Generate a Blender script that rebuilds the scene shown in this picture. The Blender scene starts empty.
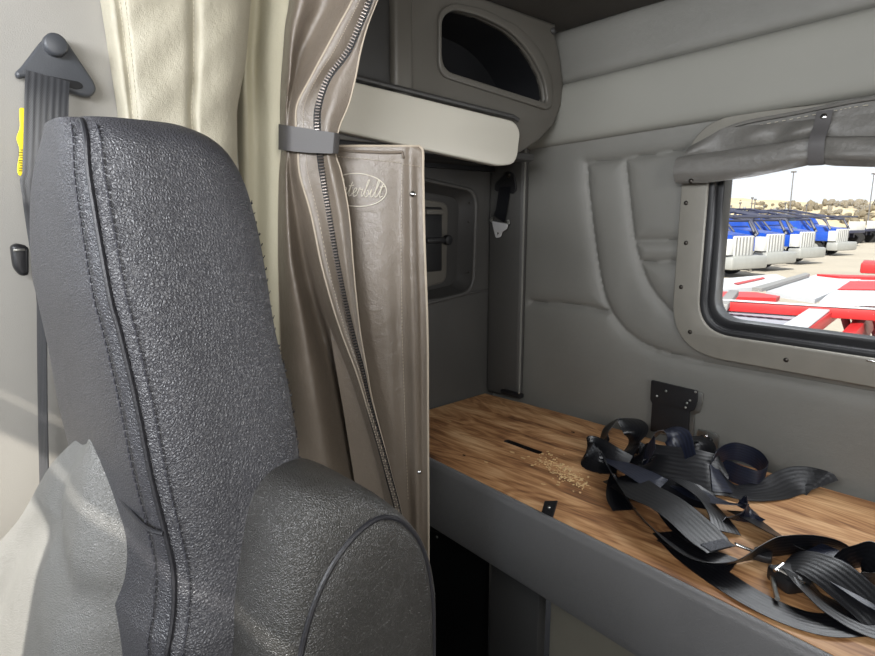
import bpy, bmesh, math, random
import numpy as np
from mathutils import Vector, Matrix
random.seed(7); np.random.seed(7)
S = bpy.context.scene
COL = S.collection
R = math.radians

# ------------------------------------------------------------------ camera
CAM = np.array([0., 0., 1.25])
FPX, CX, CY, HOR = 600., 437.5, 328., 216.
PIT = math.atan((CY-HOR)/FPX)
YAW = math.pi - math.atan((CX+130)/math.hypot(FPX, CY-HOR))
FW = np.array([math.cos(YAW)*math.cos(PIT), math.sin(YAW)*math.cos(PIT), -math.sin(PIT)])
RT = np.array([math.sin(YAW), -math.cos(YAW), 0.])
UP = np.cross(RT, FW)
cam = bpy.data.cameras.new('camera'); cam.sensor_width = 36; cam.lens = FPX/875*36; cam.clip_start = .02; cam.clip_end = 500
co = bpy.data.objects.new('camera', cam); COL.objects.link(co); S.camera = co
co.matrix_world = Matrix(((RT[0], UP[0], -FW[0], CAM[0]), (RT[1], UP[1], -FW[1], CAM[1]), (RT[2], UP[2], -FW[2], CAM[2]), (0, 0, 0, 1)))

def ray(u, v): return FW*FPX + RT*(u-CX) - UP*(v-CY)
def P(u, v, ax, val):                       # a measured point on an axis-aligned plane of the cab
    d = ray(u, v); return CAM + d*((val-CAM[ax])/d[ax])
def V(u, v, A, B, off=0.):                  # a measured point on a vertical plane through A-B, pushed off towards the cab
    a = np.array([A[0], A[1], 0.]); t = np.array([B[0]-A[0], B[1]-A[1], 0.])
    n = np.array([t[1], -t[0], 0.]); n /= np.linalg.norm(n)
    if n @ (CAM-a) < 0: n = -n
    a = a + n*off; d = ray(u, v)
    return CAM + d*((n @ (a-CAM))/(n @ d))

# ------------------------------------------------------------------ helpers
def link(o, parent=None):
    COL.objects.link(o)
    if parent is not None:
        o.parent = parent
        o.matrix_parent_inverse = Matrix.Identity(4)
    return o
def tag(o, label=None, cat=None, group=None, kind=None):
    if label: o['label'] = label
    if cat: o['category'] = cat
    if group: o['group'] = group
    if kind: o['kind'] = kind
    return o
def thing(name, label, cat, loc=(0, 0, 0), group=None, rz=0):
    o = bpy.data.objects.new(name, None); o.empty_display_size = .05
    o.location = loc; o.rotation_euler = (0, 0, rz)
    link(o); return tag(o, label, cat, group)
def mobj(name, verts, faces, mat, parent=None, smooth=True, ang=40, uvs=None):
    me = bpy.data.meshes.new(name)
    off = np.array(parent_loc(parent)) if parent is not None else np.zeros(3)
    me.from_pydata([tuple(np.array(v)-off) for v in verts], [], faces); me.validate()
    if uvs is not None:
        ul = me.uv_layers.new(name='UVMap')
        for l in me.loops: ul.data[l.index].uv = uvs[l.vertex_index]
    bm = bmesh.new(); bm.from_mesh(me); bmesh.ops.recalc_face_normals(bm, faces=bm.faces); bm.to_mesh(me); bm.free()
    return fin(name, me, mat, parent, smooth, ang)
def parent_loc(p):
    loc = Vector((0, 0, 0))
    while p is not None:
        loc += p.location; p = p.parent
    return loc
def fin(name, me, mat, parent=None, smooth=True, ang=40):
    me.materials.clear(); me.materials.append(mat)
    for p in me.polygons: p.use_smooth = smooth
    if smooth:
        try: me.set_sharp_from_angle(angle=R(ang))
        except Exception: pass
    return link(bpy.data.objects.new(name, me), parent)

class MB:
    """collects simple shapes into one mesh"""
    def __init__(s): s.v = []; s.f = []
    def add(s, v, f):
        n = len(s.v); s.v += [tuple(map(float, q)) for q in v]; s.f += [tuple(i+n for i in q) for q in f]; return s
    def box(s, c, d, b=.0, rot=None, seg=2):
        bm = bmesh.new(); bmesh.ops.create_cube(bm, size=1)
        for q in bm.verts: q.co = Vector((q.co.x*d[0], q.co.y*d[1], q.co.z*d[2]))
        if b > 0: bmesh.ops.bevel(bm, geom=bm.edges[:], offset=min(b, min(d)*.49), segments=seg, profile=.5, affect='EDGES')
        M = (rot.to_4x4() if rot is not None else Matrix.Identity(4)); M = Matrix.Translation(Vector(c)) @ M
        bm.verts.index_update()
        s.add([M @ q.co for q in bm.verts], [[q.index for q in f.verts] for f in bm.faces]); bm.free(); return s
    def tube(s, path, r, n=8, closed=False, cap=True):
        p = [np.array(q, float) for q in path]; m = len(p); rs = r if isinstance(r, (list, tuple)) else [r]*m
        vs = []; fs = []; pn = None
        for i in range(m):
            a = p[(i-1) % m] if (closed or i > 0) else p[i]; b = p[(i+1) % m] if (closed or i < m-1) else p[i]
            t = b-a; t = t/(np.linalg.norm(t)+1e-12)
            if pn is None:
                h = np.array([0, 0, 1.]) if abs(t[2]) < .9 else np.array([1., 0, 0]); pn = np.cross(t, h)
            pn = pn - t*(pn @ t); pn /= np.linalg.norm(pn)+1e-12; bn = np.cross(t, pn)
            for k in range(n):
                A = 2*math.pi*k/n; vs.append(p[i] + (pn*math.cos(A)+bn*math.sin(A))*rs[i])
        for i in range(m if closed else m-1):
            for k in range(n):
                j = (i+1) % m; fs.append((i*n+k, i*n+(k+1) % n, j*n+(k+1) % n, j*n+k))
        if cap and not closed:
            fs.append(tuple(range(n))[::-1]); fs.append(tuple(range((m-1)*n, m*n)))
        return s.add(vs, fs)
    def cyl(s, a, b, r, r2=None, n=20, bev=0.):
        a = np.array(a, float); b = np.array(b, float); r2 = r if r2 is None else r2
        if bev > 0:
            t = (b-a)/np.linalg.norm(b-a)
            return s.tube([a, a+t*1e-5, b-t*bev, b-t*bev*.3, b], [r, r, r2, r2-bev*.4, r2-bev], n)
        return s.tube([a, b], [r, r2], n)
    def grid(s, pts):
        nr = len(pts); nc = len(pts[0]); vs = [q for row in pts for q in row]
        fs = [(i*nc+j, i*nc+j+1, (i+1)*nc+j+1, (i+1)*nc+j) for i in range(nr-1) for j in range(nc-1)]
        return s.add(vs, fs)
    def loft(s, rings, cap=True):
        nr = len(rings); nc = len(rings[0]); vs = [q for row in rings for q in row]
        fs = [(i*nc+j, i*nc+(j+1) % nc, (i+1)*nc+(j+1) % nc, (i+1)*nc+j) for i in range(nr-1) for j in range(nc)]
        if cap: fs += [tuple(range(nc)), tuple(range((nr-1)*nc, nr*nc))]
        return s.add(vs, fs)
    def dome(s, c, nrm, r, h, n=16):
        c = np.array(c, float); nrm = np.array(nrm, float); nrm /= np.linalg.norm(nrm)
        return s.tube([c, c+nrm*h*.5, c+nrm*h*.85, c+nrm*h], [r, r*.86, r*.55, r*.05], n)
    def build(s, name, mat, parent=None, smooth=True, ang=40):
        return mobj(name, s.v, s.f, mat, parent, smooth, ang)

def plate(outer, holes, depth, bev, f):
    """flat outline with holes, extruded, edges rounded; f maps (a,b,c) to a point of the place"""
    cu = bpy.data.curves.new('tmp', 'CURVE'); cu.dimensions = '2D'; cu.fill_mode = 'BOTH'
    cu.extrude = max(depth/2-bev, 0); cu.bevel_depth = bev; cu.bevel_resolution = 2; cu.offset = -bev
    for poly in [outer]+list(holes):
        sp = cu.splines.new('POLY'); sp.points.add(len(poly)-1)
        for q, w in zip(sp.points, poly): q.co = (w[0], w[1], 0, 1)
        sp.use_cyclic_u = True
    o = bpy.data.objects.new('tmp', cu); COL.objects.link(o)
    dg = bpy.context.evaluated_depsgraph_get(); me = bpy.data.meshes.new_from_object(o.evaluated_get(dg))
    vs = [f(*q.co) for q in me.vertices]; fs = [tuple(p.vertices) for p in me.polygons]
    bpy.data.objects.remove(o); bpy.data.curves.remove(cu); bpy.data.meshes.remove(me)
    m = MB(); bm = bmesh.new()
    bv = [bm.verts.new(tuple(map(float, q))) for q in vs]; bm.verts.index_update()
    for q in fs:
        try: bm.faces.new([bv[i] for i in q])
        except ValueError: pass
    bmesh.ops.remove_doubles(bm, verts=bm.verts, dist=1e-5); bm.verts.index_update()
    m.add([q.co for q in bm.verts], [[q.index for q in p.verts] for p in bm.faces]); bm.free(); return m

def catmull(pts, n=8):
    p = [np.array(q, float) for q in pts]
    if len(p) < 3: return [p[0]+(p[1]-p[0])*i/n for i in range(n+1)]
    p = [2*p[0]-p[1]]+p+[2*p[-1]-p[-2]]; out = []
    for i in range(1, len(p)-2):
        for k in range(n):
            t = k/n; a, b, c, d = p[i-1:i+3]
            out.append(.5*((2*b)+(c-a)*t+(2*a-5*b+4*c-d)*t*t+(3*b-a-3*c+d)*t**3))
    out.append(p[-2]); return out
def roundpoly(poly, r, n=6):
    """round the corners of a 2D polygon; r one radius or one per corner"""
    out = []; m = len(poly)
    for i in range(m):
        a, b, c = (np.array(poly[(i+k-1) % m], float) for k in range(3)); rr = r[i] if isinstance(r, (list, tuple)) else r
        d1 = a-b; d2 = c-b; l1 = np.linalg.norm(d1); l2 = np.linalg.norm(d2)
        k = min(rr, l1*.49, l2*.49)
        p0 = b+d1/l1*k; p2 = b+d2/l2*k
        if rr <= 0: out.append(tuple(b)); continue
        for j in range(n+1):
            t = j/n; out.append(tuple((1-t)**2*p0+2*t*(1-t)*b+t*t*p2))
    return out
def ellipse(cx, cy, rx, ry, n=40): return [(cx+rx*math.cos(2*math.pi*i/n), cy+ry*math.sin(2*math.pi*i/n)) for i in range(n)]

# ------------------------------------------------------------------ materials
def lin(c): return tuple((x/12.92 if x <= .04045 else ((x+.055)/1.055)**2.4) for x in c)
def rgb(r, g, b): return lin((r/255, g/255, b/255))
def mat(name, col, rough=.5, metal=0., bump=None, var=None, spec=.5, sheen=0., coat=0., emit=None):
    m = bpy.data.materials.new(name); m.use_nodes = True; nt = m.node_tree; N = nt.nodes; L = nt.links
    b = N['Principled BSDF']; b.inputs['Base Color'].default_value = (*col, 1); b.inputs['Roughness'].default_value = rough
    b.inputs['Metallic'].default_value = metal; b.inputs['Specular IOR Level'].default_value = spec
    if sheen: b.inputs['Sheen Weight'].default_value = sheen
    if coat: b.inputs['Coat Weight'].default_value = coat
    tc = N.new('ShaderNodeTexCoord')
    if var:                                   # (scale, amount)
        n = N.new('ShaderNodeTexNoise'); n.inputs['Scale'].default_value = var[0]; n.inputs['Detail'].default_value = 5
        L.new(tc.outputs['Object'], n.inputs['Vector'])
        r = N.new('ShaderNodeMapRange'); r.inputs[1].default_value = .3; r.inputs[2].default_value = .7
        r.inputs[3].default_value = 1-var[1]; r.inputs[4].default_value = 1+var[1]; L.new(n.outputs['Fac'], r.inputs[0])
        mx = N.new('ShaderNodeVectorMath'); mx.operation = 'SCALE'; mx.inputs[0].default_value = col; L.new(r.outputs[0], mx.inputs['Scale'])
        L.new(mx.outputs[0], b.inputs['Base Color'])
        r2 = N.new('ShaderNodeMapRange'); rv = min(.07, var[1]*.6); r2.inputs[3].default_value = max(rough-rv, 0); r2.inputs[4].default_value = min(rough+rv, 1)
        L.new(n.outputs['Fac'], r2.inputs[0]); L.new(r2.outputs[0], b.inputs['Roughness'])
    if bump:                                  # list of (kind, scale, distance)
        prev = None
        for kind, sc, dist in bump:
            if kind == 'grain':
                w = N.new('ShaderNodeTexNoise'); w.inputs['Scale'].default_value = sc*.6; w.inputs['Detail'].default_value = 3
                L.new(tc.outputs['Object'], w.inputs['Vector'])
                a = N.new('ShaderNodeVectorMath'); a.operation = 'MULTIPLY_ADD'; a.inputs[1].default_value = (1.2/sc,)*3
                L.new(w.outputs['Color'], a.inputs[0]); L.new(tc.outputs['Object'], a.inputs[2])
                t = N.new('ShaderNodeTexVoronoi'); t.feature = 'DISTANCE_TO_EDGE'; t.inputs['Scale'].default_value = sc
                L.new(a.outputs[0], t.inputs['Vector'])
                mr = N.new('ShaderNodeMapRange'); mr.inputs[2].default_value = .35; L.new(t.outputs['Distance'], mr.inputs[0]); h = mr.outputs[0]
            else:
                t = N.new('ShaderNodeTexNoise'); t.inputs['Scale'].default_value = sc; t.inputs['Detail'].default_value = 6; t.inputs['Roughness'].default_value = .6
                if kind == 'crease': t.inputs['Distortion'].default_value = 2.
                L.new(tc.outputs['Object'], t.inputs['Vector']); h = t.outputs['Fac']
                if kind == 'crease':
                    mr = N.new('ShaderNodeMapRange'); mr.inputs[1].default_value = .46; mr.inputs[2].default_value = .5; L.new(h, mr.inputs[0])
                    m2 = N.new('ShaderNodeMath'); m2.operation = 'PINGPONG'; m2.inputs[1].default_value = .5; L.new(mr.outputs[0], m2.inputs[0]); h = m2.outputs[0]
            bp = N.new('ShaderNodeBump'); bp.inputs['Strength'].default_value = 1; bp.inputs['Distance'].default_value = dist
            L.new(h, bp.inputs['Height'])
            if prev: L.new(prev.outputs[0], bp.inputs['Normal'])
            prev = bp
        L.new(prev.outputs[0], b.inputs['Normal'])
    if emit: b.inputs['Emission Color'].default_value = (*emit[0], 1); b.inputs['Emission Strength'].default_value = emit[1]
    return m

M = {}
M['leather'] = mat('seat_leather', rgb(58, 58, 62), .40, bump=[('grain', 430, .0004), ('noise', 30, .002)], var=(14, .08), spec=.6)
M['leather_arm'] = mat('armrest_leather', rgb(52, 51, 49), .36, bump=[('grain', 560, .0004), ('noise', 30, .002)], var=(14, .1), spec=.6)
M['insert'] = mat('insert_leather', rgb(106, 106, 104), .42, bump=[('grain', 520, .0004), ('noise', 26, .003)], var=(10, .06))
M['piping'] = mat('black_piping', rgb(34, 34, 38), .45, bump=[('noise', 300, .0004)])
M['thread'] = mat('dark_thread', rgb(44, 44, 50), .7, bump=[('noise', 900, .0003)])
M['thread_lt'] = mat('light_thread', rgb(190, 184, 165), .7, bump=[('noise', 900, .0003)])
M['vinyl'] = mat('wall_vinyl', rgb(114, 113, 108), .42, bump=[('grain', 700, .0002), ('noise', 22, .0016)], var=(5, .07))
M['vinyl_shaded'] = mat('shaded_wall_vinyl', rgb(72, 71, 69), .5, bump=[('grain', 700, .00022), ('noise', 14, .0016)], var=(5, .08))  # wall vinyl with the dim corner's shade put into its base colour
M['trim'] = mat('upper_trim_vinyl', rgb(134, 133, 126), .6, bump=[('grain', 800, .00012), ('noise', 30, .0004)], var=(4, .04))
M['ceil'] = mat('ceiling_cloth', rgb(70, 67, 63), .9, bump=[('noise', 400, .0006)], var=(20, .06))
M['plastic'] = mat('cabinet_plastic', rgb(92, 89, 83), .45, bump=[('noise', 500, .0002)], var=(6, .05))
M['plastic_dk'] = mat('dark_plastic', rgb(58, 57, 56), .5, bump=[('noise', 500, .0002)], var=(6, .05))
M['flap'] = mat('flap_vinyl', rgb(196, 192, 180), .5, bump=[('noise', 200, .0002)], var=(5, .03))
M['black'] = mat('black_plastic', rgb(30, 30, 32), .42, bump=[('noise', 300, .0002)], var=(30, .1))
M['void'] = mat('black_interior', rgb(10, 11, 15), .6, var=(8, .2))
M['rubber'] = mat('black_rubber', rgb(24, 24, 26), .5, bump=[('noise', 200, .0002)], var=(20, .12))
M['flange'] = mat('flange_paint', rgb(122, 119, 111), .5, bump=[('noise', 400, .0003)], var=(25, .05))
M['chrome'] = mat('chrome', rgb(205, 205, 205), .18, 1., var=(30, .05))
M['steel'] = mat('brushed_steel', rgb(170, 170, 166), .38, 1., var=(60, .1))
M['tongue'] = mat('belt_tongue_metal', rgb(214, 214, 214), .4, metal=.4, var=(40, .04))
M['screw'] = mat('dark_screw', rgb(66, 62, 58), .4, .8, var=(200, .1))
M['cream'] = mat('cream_vinyl', rgb(196, 190, 166), .5, bump=[('grain', 600, .0002), ('noise', 12, .004)], var=(5, .05))
M['pad'] = mat('quilted_vinyl', rgb(172, 166, 148), .42, bump=[('grain', 500, .00025), ('noise', 22, .004)], var=(8, .06))
M['curtain'] = mat('taupe_curtain_vinyl', rgb(112, 102, 91), .3, bump=[('crease', 9, .00035), ('noise', 16, .004), ('grain', 900, .0001)], var=(7, .1), spec=.6)
M['cedge'] = mat('pale_curtain_edging', rgb(172, 160, 143), .5, bump=[('noise', 300, .0003)])
M['shade'] = mat('shade_vinyl', rgb(104, 102, 98), .42, bump=[('noise', 40, .003), ('grain', 700, .0001)], var=(12, .08))
M['strapdk'] = mat('grey_elastic', rgb(82, 80, 80), .6, bump=[('noise', 500, .0003)])
M['cabwall'] = mat('cab_wall_plastic', rgb(150, 147, 141), .65, bump=[('noise', 600, .0003)], var=(4, .04))
M['carpet'] = mat('dark_floor_mat', rgb(40, 40, 42), .9, bump=[('noise', 300, .002)], var=(20, .15))
M['dring'] = mat('anchor_plastic', rgb(66, 68, 72), .45, bump=[('noise', 500, .0002)], var=(30, .05))
M['yellow'] = mat('yellow_tag', rgb(240, 214, 20), .5, var=(30, .04))
M['yellowdk'] = mat('yellow_tag_print', rgb(120, 104, 20), .6)
M['emb'] = mat('pale_embossing', rgb(205, 198, 184), .5, bump=[('noise', 500, .0003)])
M['blackpaint'] = mat('black_panel_paint', rgb(14, 16, 17), .35, var=(8, .1))
M['postgrey'] = mat('bunk_post_vinyl', rgb(62, 62, 62), .6, bump=[('grain', 700, .0002)], var=(8, .06))
M['underpanel'] = mat('under_bunk_vinyl', rgb(138, 134, 122), .6, bump=[('grain', 700, .0002)], var=(10, .08))
M['rail'] = mat('bunk_rail_vinyl', rgb(112, 112, 113), .32, bump=[('grain', 500, .00025), ('noise', 40, .0008)], var=(10, .03))

def mat_web(name, col, col2):
    m = bpy.data.materials.new(name); m.use_nodes = True; nt = m.node_tree; N = nt.nodes; L = nt.links
    b = N['Principled BSDF']; b.inputs['Roughness'].default_value = .36; b.inputs['Specular IOR Level'].default_value = .6
    uv = N.new('ShaderNodeUVMap'); uv.uv_map = 'UVMap'; sp = N.new('ShaderNodeSeparateXYZ'); L.new(uv.outputs[0], sp.inputs[0])
    def sine(src, k, ph=0):
        a = N.new('ShaderNodeMath'); a.operation = 'MULTIPLY_ADD'; a.inputs[1].default_value = k; a.inputs[2].default_value = ph; L.new(src, a.inputs[0])
        s = N.new('ShaderNodeMath'); s.operation = 'SINE'; L.new(a.outputs[0], s.inputs[0]); return s.outputs[0]
    ribs = sine(sp.outputs[0], 2*math.pi*7)
    ad = N.new('ShaderNodeMath'); ad.operation = 'ADD'; L.new(sp.outputs[0], ad.inputs[0]); L.new(sp.outputs[1], ad.inputs[1])
    sb = N.new('ShaderNodeMath'); sb.operation = 'PINGPONG'; sb.inputs[1].default_value = .1; L.new(sp.outputs[0], sb.inputs[0])
    s2 = N.new('ShaderNodeMath'); s2.operation = 'MULTIPLY_ADD'; s2.inputs[1].default_value = 1.6; L.new(sb.outputs[0], s2.inputs[0]); L.new(sp.outputs[1], s2.inputs[2])
    weave = sine(s2.outputs[0], 2*math.pi*14)
    mr = N.new('ShaderNodeMapRange'); mr.inputs[1].default_value = -1; L.new(ribs, mr.inputs[0])
    mx = N.new('ShaderNodeMix'); mx.data_type = 'RGBA'; mx.inputs[6].default_value = (*col, 1); mx.inputs[7].default_value = (*col2, 1)
    L.new(mr.outputs[0], mx.inputs[0]); L.new(mx.outputs[2], b.inputs['Base Color'])
    h = N.new('ShaderNodeMath'); h.operation = 'MULTIPLY_ADD'; h.inputs[1].default_value = .35; L.new(weave, h.inputs[0]); L.new(ribs, h.inputs[2])
    bp = N.new('ShaderNodeBump'); bp.inputs['Distance'].default_value = .0001; L.new(h.outputs[0], bp.inputs['Height']); L.new(bp.outputs[0], b.inputs['Normal'])
    return m
M['web'] = mat_web('black_webbing', rgb(11, 12, 15), rgb(17, 18, 23))
M['webblue'] = mat_web('bluish_webbing', rgb(22, 25, 36), rgb(33, 38, 55))  # bluish tone, a little lighter than the black webbing
M['webgrey'] = mat_web('grey_seat_belt_webbing', rgb(44, 45, 48), rgb(58, 59, 62))
M['label'] = mat('stitched_label', rgb(84, 86, 92), .7, bump=[('grain', 500, .001)], var=(400, .35))

def mat_wood():
    m = bpy.data.materials.new('plywood'); m.use_nodes = True; nt = m.node_tree; N = nt.nodes; L = nt.links
    b = N['Principled BSDF']; b.inputs['Roughness'].default_value = .55
    tc = N.new('ShaderNodeTexCoord')
    mp = N.new('ShaderNodeMapping'); mp.inputs['Scale'].default_value = (1.3, 5.2, 1.); mp.inputs['Rotation'].default_value = (0, 0, R(-4)); L.new(tc.outputs['Object'], mp.inputs[0])
    n1 = N.new('ShaderNodeTexNoise'); n1.inputs['Scale'].default_value = 1.3; n1.inputs['Detail'].default_value = 3; n1.inputs['Distortion'].default_value = 1.1; L.new(mp.outputs[0], n1.inputs['Vector'])
    k = N.new('ShaderNodeMath'); k.operation = 'MULTIPLY'; k.inputs[1].default_value = 75; L.new(n1.outputs['Fac'], k.inputs[0])
    sn = N.new('ShaderNodeMath'); sn.operation = 'SINE'; L.new(k.outputs[0], sn.inputs[0])
    mp2 = N.new('ShaderNodeMapping'); mp2.inputs['Scale'].default_value = (6, 160., 1.); L.new(tc.outputs['Object'], mp2.inputs[0])
    n2 = N.new('ShaderNodeTexNoise'); n2.inputs['Scale'].default_value = 1.; n2.inputs['Detail'].default_value = 5; L.new(mp2.outputs[0], n2.inputs['Vector'])
    n3 = N.new('ShaderNodeTexNoise'); n3.inputs['Scale'].default_value = 4; n3.inputs['Detail'].default_value = 6; L.new(mp.outputs[0], n3.inputs['Vector'])
    a = N.new('ShaderNodeMath'); a.operation = 'MULTIPLY_ADD'; a.inputs[1].default_value = .07; L.new(sn.outputs[0], a.inputs[0]); L.new(n3.outputs['Fac'], a.inputs[2])
    a2 = N.new('ShaderNodeMath'); a2.operation = 'MULTIPLY_ADD'; a2.inputs[1].default_value = .42; L.new(n2.outputs['Fac'], a2.inputs[0]); L.new(a.outputs[0], a2.inputs[2])
    cr = N.new('ShaderNodeValToRGB'); L.new(a2.outputs[0], cr.inputs[0])
    e = cr.color_ramp.elements; e[0].position = .40; e[0].color = (*rgb(88, 58, 38), 1); e[1].position = .96; e[1].color = (*rgb(214, 174, 130), 1)
    x = cr.color_ramp.elements.new(.56); x.color = (*rgb(144, 100, 64), 1); x = cr.color_ramp.elements.new(.73); x.color = (*rgb(182, 136, 92), 1)
    L.new(cr.outputs[0], b.inputs['Base Color'])
    bp = N.new('ShaderNodeBump'); bp.inputs['Distance'].default_value = .0008; L.new(a2.outputs[0], bp.inputs['Height']); L.new(bp.outputs[0], b.inputs['Normal'])
    return m
M['wood'] = mat_wood()
M['chip'] = mat('pale_wood_chips', rgb(206, 178, 132), .8, var=(60, .12))
M['ply_edge'] = mat('plywood_scar', rgb(200, 168, 122), .8, var=(60, .12))

def mat_glass():
    m = bpy.data.materials.new('window_glass'); m.use_nodes = True; nt = m.node_tree; N = nt.nodes; L = nt.links
    N.remove(N['Principled BSDF']); t = N.new('ShaderNodeBsdfTransparent'); t.inputs[0].default_value = (.96, .97, .97, 1)
    g = N.new('ShaderNodeBsdfGlossy'); g.inputs['Roughness'].default_value = .02
    fr = N.new('ShaderNodeFresnel'); fr.inputs['IOR'].default_value = 1.2
    mx = N.new('ShaderNodeMixShader'); L.new(fr.outputs[0], mx.inputs[0]); L.new(t.outputs[0], mx.inputs[1]); L.new(g.outputs[0], mx.inputs[2])
    L.new(mx.outputs[0], N['Material Output'].inputs[0]); return m
M['glass'] = mat_glass()

# ================================================================== SETTING
XS, YR, XC, ZC, ZB = -1.36, 1.53, -.95, 1.775, .65      # sleeper side wall, rear wall, cab wall, ceiling, bunk board
def struct(o): o['kind'] = 'structure'; return o

fl = MB().box((-.15, .4, -.02), (3.0, 2.6, .04)).build('floor', M['carpet'], smooth=False); struct(fl)
ce = MB().box((-.15, .42, ZC+.02), (3.0, 2.36, .04)).build('ceiling', M['ceil'], smooth=False); struct(ce)

# --- rear wall: padded vinyl with sewn channels, a height field with the window opening left out
WX0, WX1, WZ0, WZ1 = -.655, .17, .955, 1.45              # opening
def rr_inside(x, z, x0, x1, z0, z1, r):
    dx = np.maximum(np.maximum(x0+r-x, x-(x1-r)), 0); dz = np.maximum(np.maximum(z0+r-z, z-(z1-r)), 0)
    return (np.hypot(dx, dz) < r) & (x > x0) & (x < x1) & (z > z0) & (z < z1)
px2 = lambda L: [P(u, v, 1, YR)[[0, 2]] for u, v in L]
seams = [
    px2([(585, 163), (587, 193), (593, 243), (601, 290), (609, 311), (619, 326), (632, 338), (650, 348), (671, 355), (696, 361), (722, 366), (790, 378), (875, 394)]) + [np.array([.3, .885])],
    px2([(623, 158), (626, 185), (632, 238), (638, 262), (645, 281), (652, 293), (661, 304), (673, 316)]),
    px2([(585, 163), (604, 160), (623, 158), (684, 149)]),
    px2([(633, 240.6), (680, 240.6)]), px2([(638, 262), (680, 261)]), px2([(530, 302), (570, 305), (609, 312)]),
]
gx = np.arange(-1.40, 1.06, .006); gz = np.arange(.60, 1.50, .006)
X, Z = np.meshgrid(gx, gz)
def segdist(X, Z, L):
    D = np.full(X.shape, 9.)
    for a, b in zip(L[:-1], L[1:]):
        d = b-a; t = np.clip(((X-a[0])*d[0]+(Z-a[1])*d[1])/(d @ d+1e-9), 0, 1)
        D = np.minimum(D, np.hypot(X-a[0]-t*d[0], Z-a[1]-t*d[1]))
    return D
D = np.full(X.shape, 9.)
for L_ in seams: D = np.minimum(D, segdist(X, Z, catmull(L_, 4)))
puff = .014*(1-np.exp(-D/.016)) - .004*np.exp(-(D/.003)**2)
Yg = YR + .014 - puff
ins = rr_inside(X, Z, WX0, WX1, WZ0, WZ1, .09)
vs = np.stack([X, Yg, Z], -1).reshape(-1, 3); nc = X.shape[1]; fs = []
for i in range(X.shape[0]-1):
    for j in range(nc-1):
        if ins[i, j] and ins[i+1, j] and ins[i, j+1] and ins[i+1, j+1]: continue
        fs.append((i*nc+j, i*nc+j+1, (i+1)*nc+j+1, (i+1)*nc+j))
rw = mobj('wall_rear', vs, fs, M['vinyl'], ang=80); struct(rw)

# --- upper trim over the rear wall: two soft panels and a seam
def trim_strip(name, top, bot, x_end, mat_, puff_=.012, base=.0, lean=(0, 0)):
    rows = []; n = 90; m = 14
    a0, a1 = [P(*q, 1, YR) for q in top]; b0, b1 = [P(*q, 1, YR) for q in bot]
    for i in range(m+1):
        t = i/m; row = []
        for j in range(n+1):
            x = -1.40+(x_end+1.40)*j/n
            zt = a0[2]+(a1[2]-a0[2])*np.clip((x-a0[0])/(a1[0]-a0[0]), -1, 1.3); zb = b0[2]+(b1[2]-b0[2])*np.clip((x-b0[0])/(b1[0]-b0[0]), -1, 1.3)
            y = YR-.012-base-puff_*(1-abs(2*t-1)**6)-lean[0]*(1-t)-lean[1]*t
            row.append((x, y, zt+(zb-zt)*t))
        rows.append(row)
    rows = [[(p[0], YR+.03, p[2]) for p in rows[0]]]+rows+[[(p[0], YR+.03, p[2]) for p in rows[-1]]]
    o = MB().grid(rows).build(name, mat_, ang=60); return struct(o)
trim_strip('trim_1', [(566, 86), (875, 10)], [(553, 146), (875, 95)], 1.05, M['trim'], .012, .008)
trim_strip('trim_2', [(562, 34), (679, -2)], [(566, 85), (875, 9)], 1.05, M['vinyl'], .010, .006)

# --- sleeper side wall with a recessed hatch opening, cab wall, joining wall, right wall, unseen front mask for the sun
def side(a, b, c): return (XS+c, a, b)
hatch_out = roundpoly([(1.05, .975), (1.415, 1.01), (1.425, 1.325), (1.05, 1.37)], .05)
o = plate([(.44, 0), (1.56, 0), (1.56, ZC), (.44, ZC)], [hatch_out], .03, 0, lambda a, b, c: (XS-.015+c, a, b)).build('wall_left', M['vinyl_shaded'], smooth=False); struct(o)
o = MB().box((XC-.015, -.165, ZC/2), (.03, 1.22, ZC)).build('wall_left_cab', M['cabwall'], smooth=False); struct(o)
o = MB().box(((XS+XC)/2-.02, .430, ZC/2), (XC-XS+.02, .03, ZC)).build('wall_left_return', M['cabwall'], smooth=False); struct(o)
o = MB().box((1.065, .75, ZC/2), (.03, 1.6, ZC)).build('wall_right', M['vinyl_shaded'], smooth=False); struct(o)
fw = plate([(-.97, 0), (1.08, 0), (1.08, ZC), (-.97, ZC)], [roundpoly([(-.9, 1.18), (-.27, 1.18), (-.29, 1.745), (-.90, 1.745)], .04)], .03, 0,
           lambda a, b, c: (a, -.78+c, b)).build('front_sun_mask', M['cabwall'], smooth=False); struct(fw)  # unseen, added to block the sun; opening cut to shape the seat's sun patch
# lower side-wall seam ridge
o = MB().tube([P(u, v, 0, XS+.004) for u, v in [(420, 302), (450, 297), (488, 290)]], .004, 8).build('trim_3', M['vinyl_shaded']); struct(o)
# corner strip (flat padded post on the rear wall beside the side wall)
stx0, stx1 = XS, -1.215
o = MB().box(((stx0+stx1)/2, YR-.022, 1.11), (stx1-stx0, .03, .92), .012, seg=3).build('trim_4', M['vinyl_shaded']); struct(o)
o = MB().tube([(stx1, YR-.032, .66), (stx1, YR-.032, 1.1), (stx1, YR-.032, 1.5)], .0035, 8).build('trim_5', M['vinyl']); struct(o)

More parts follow.
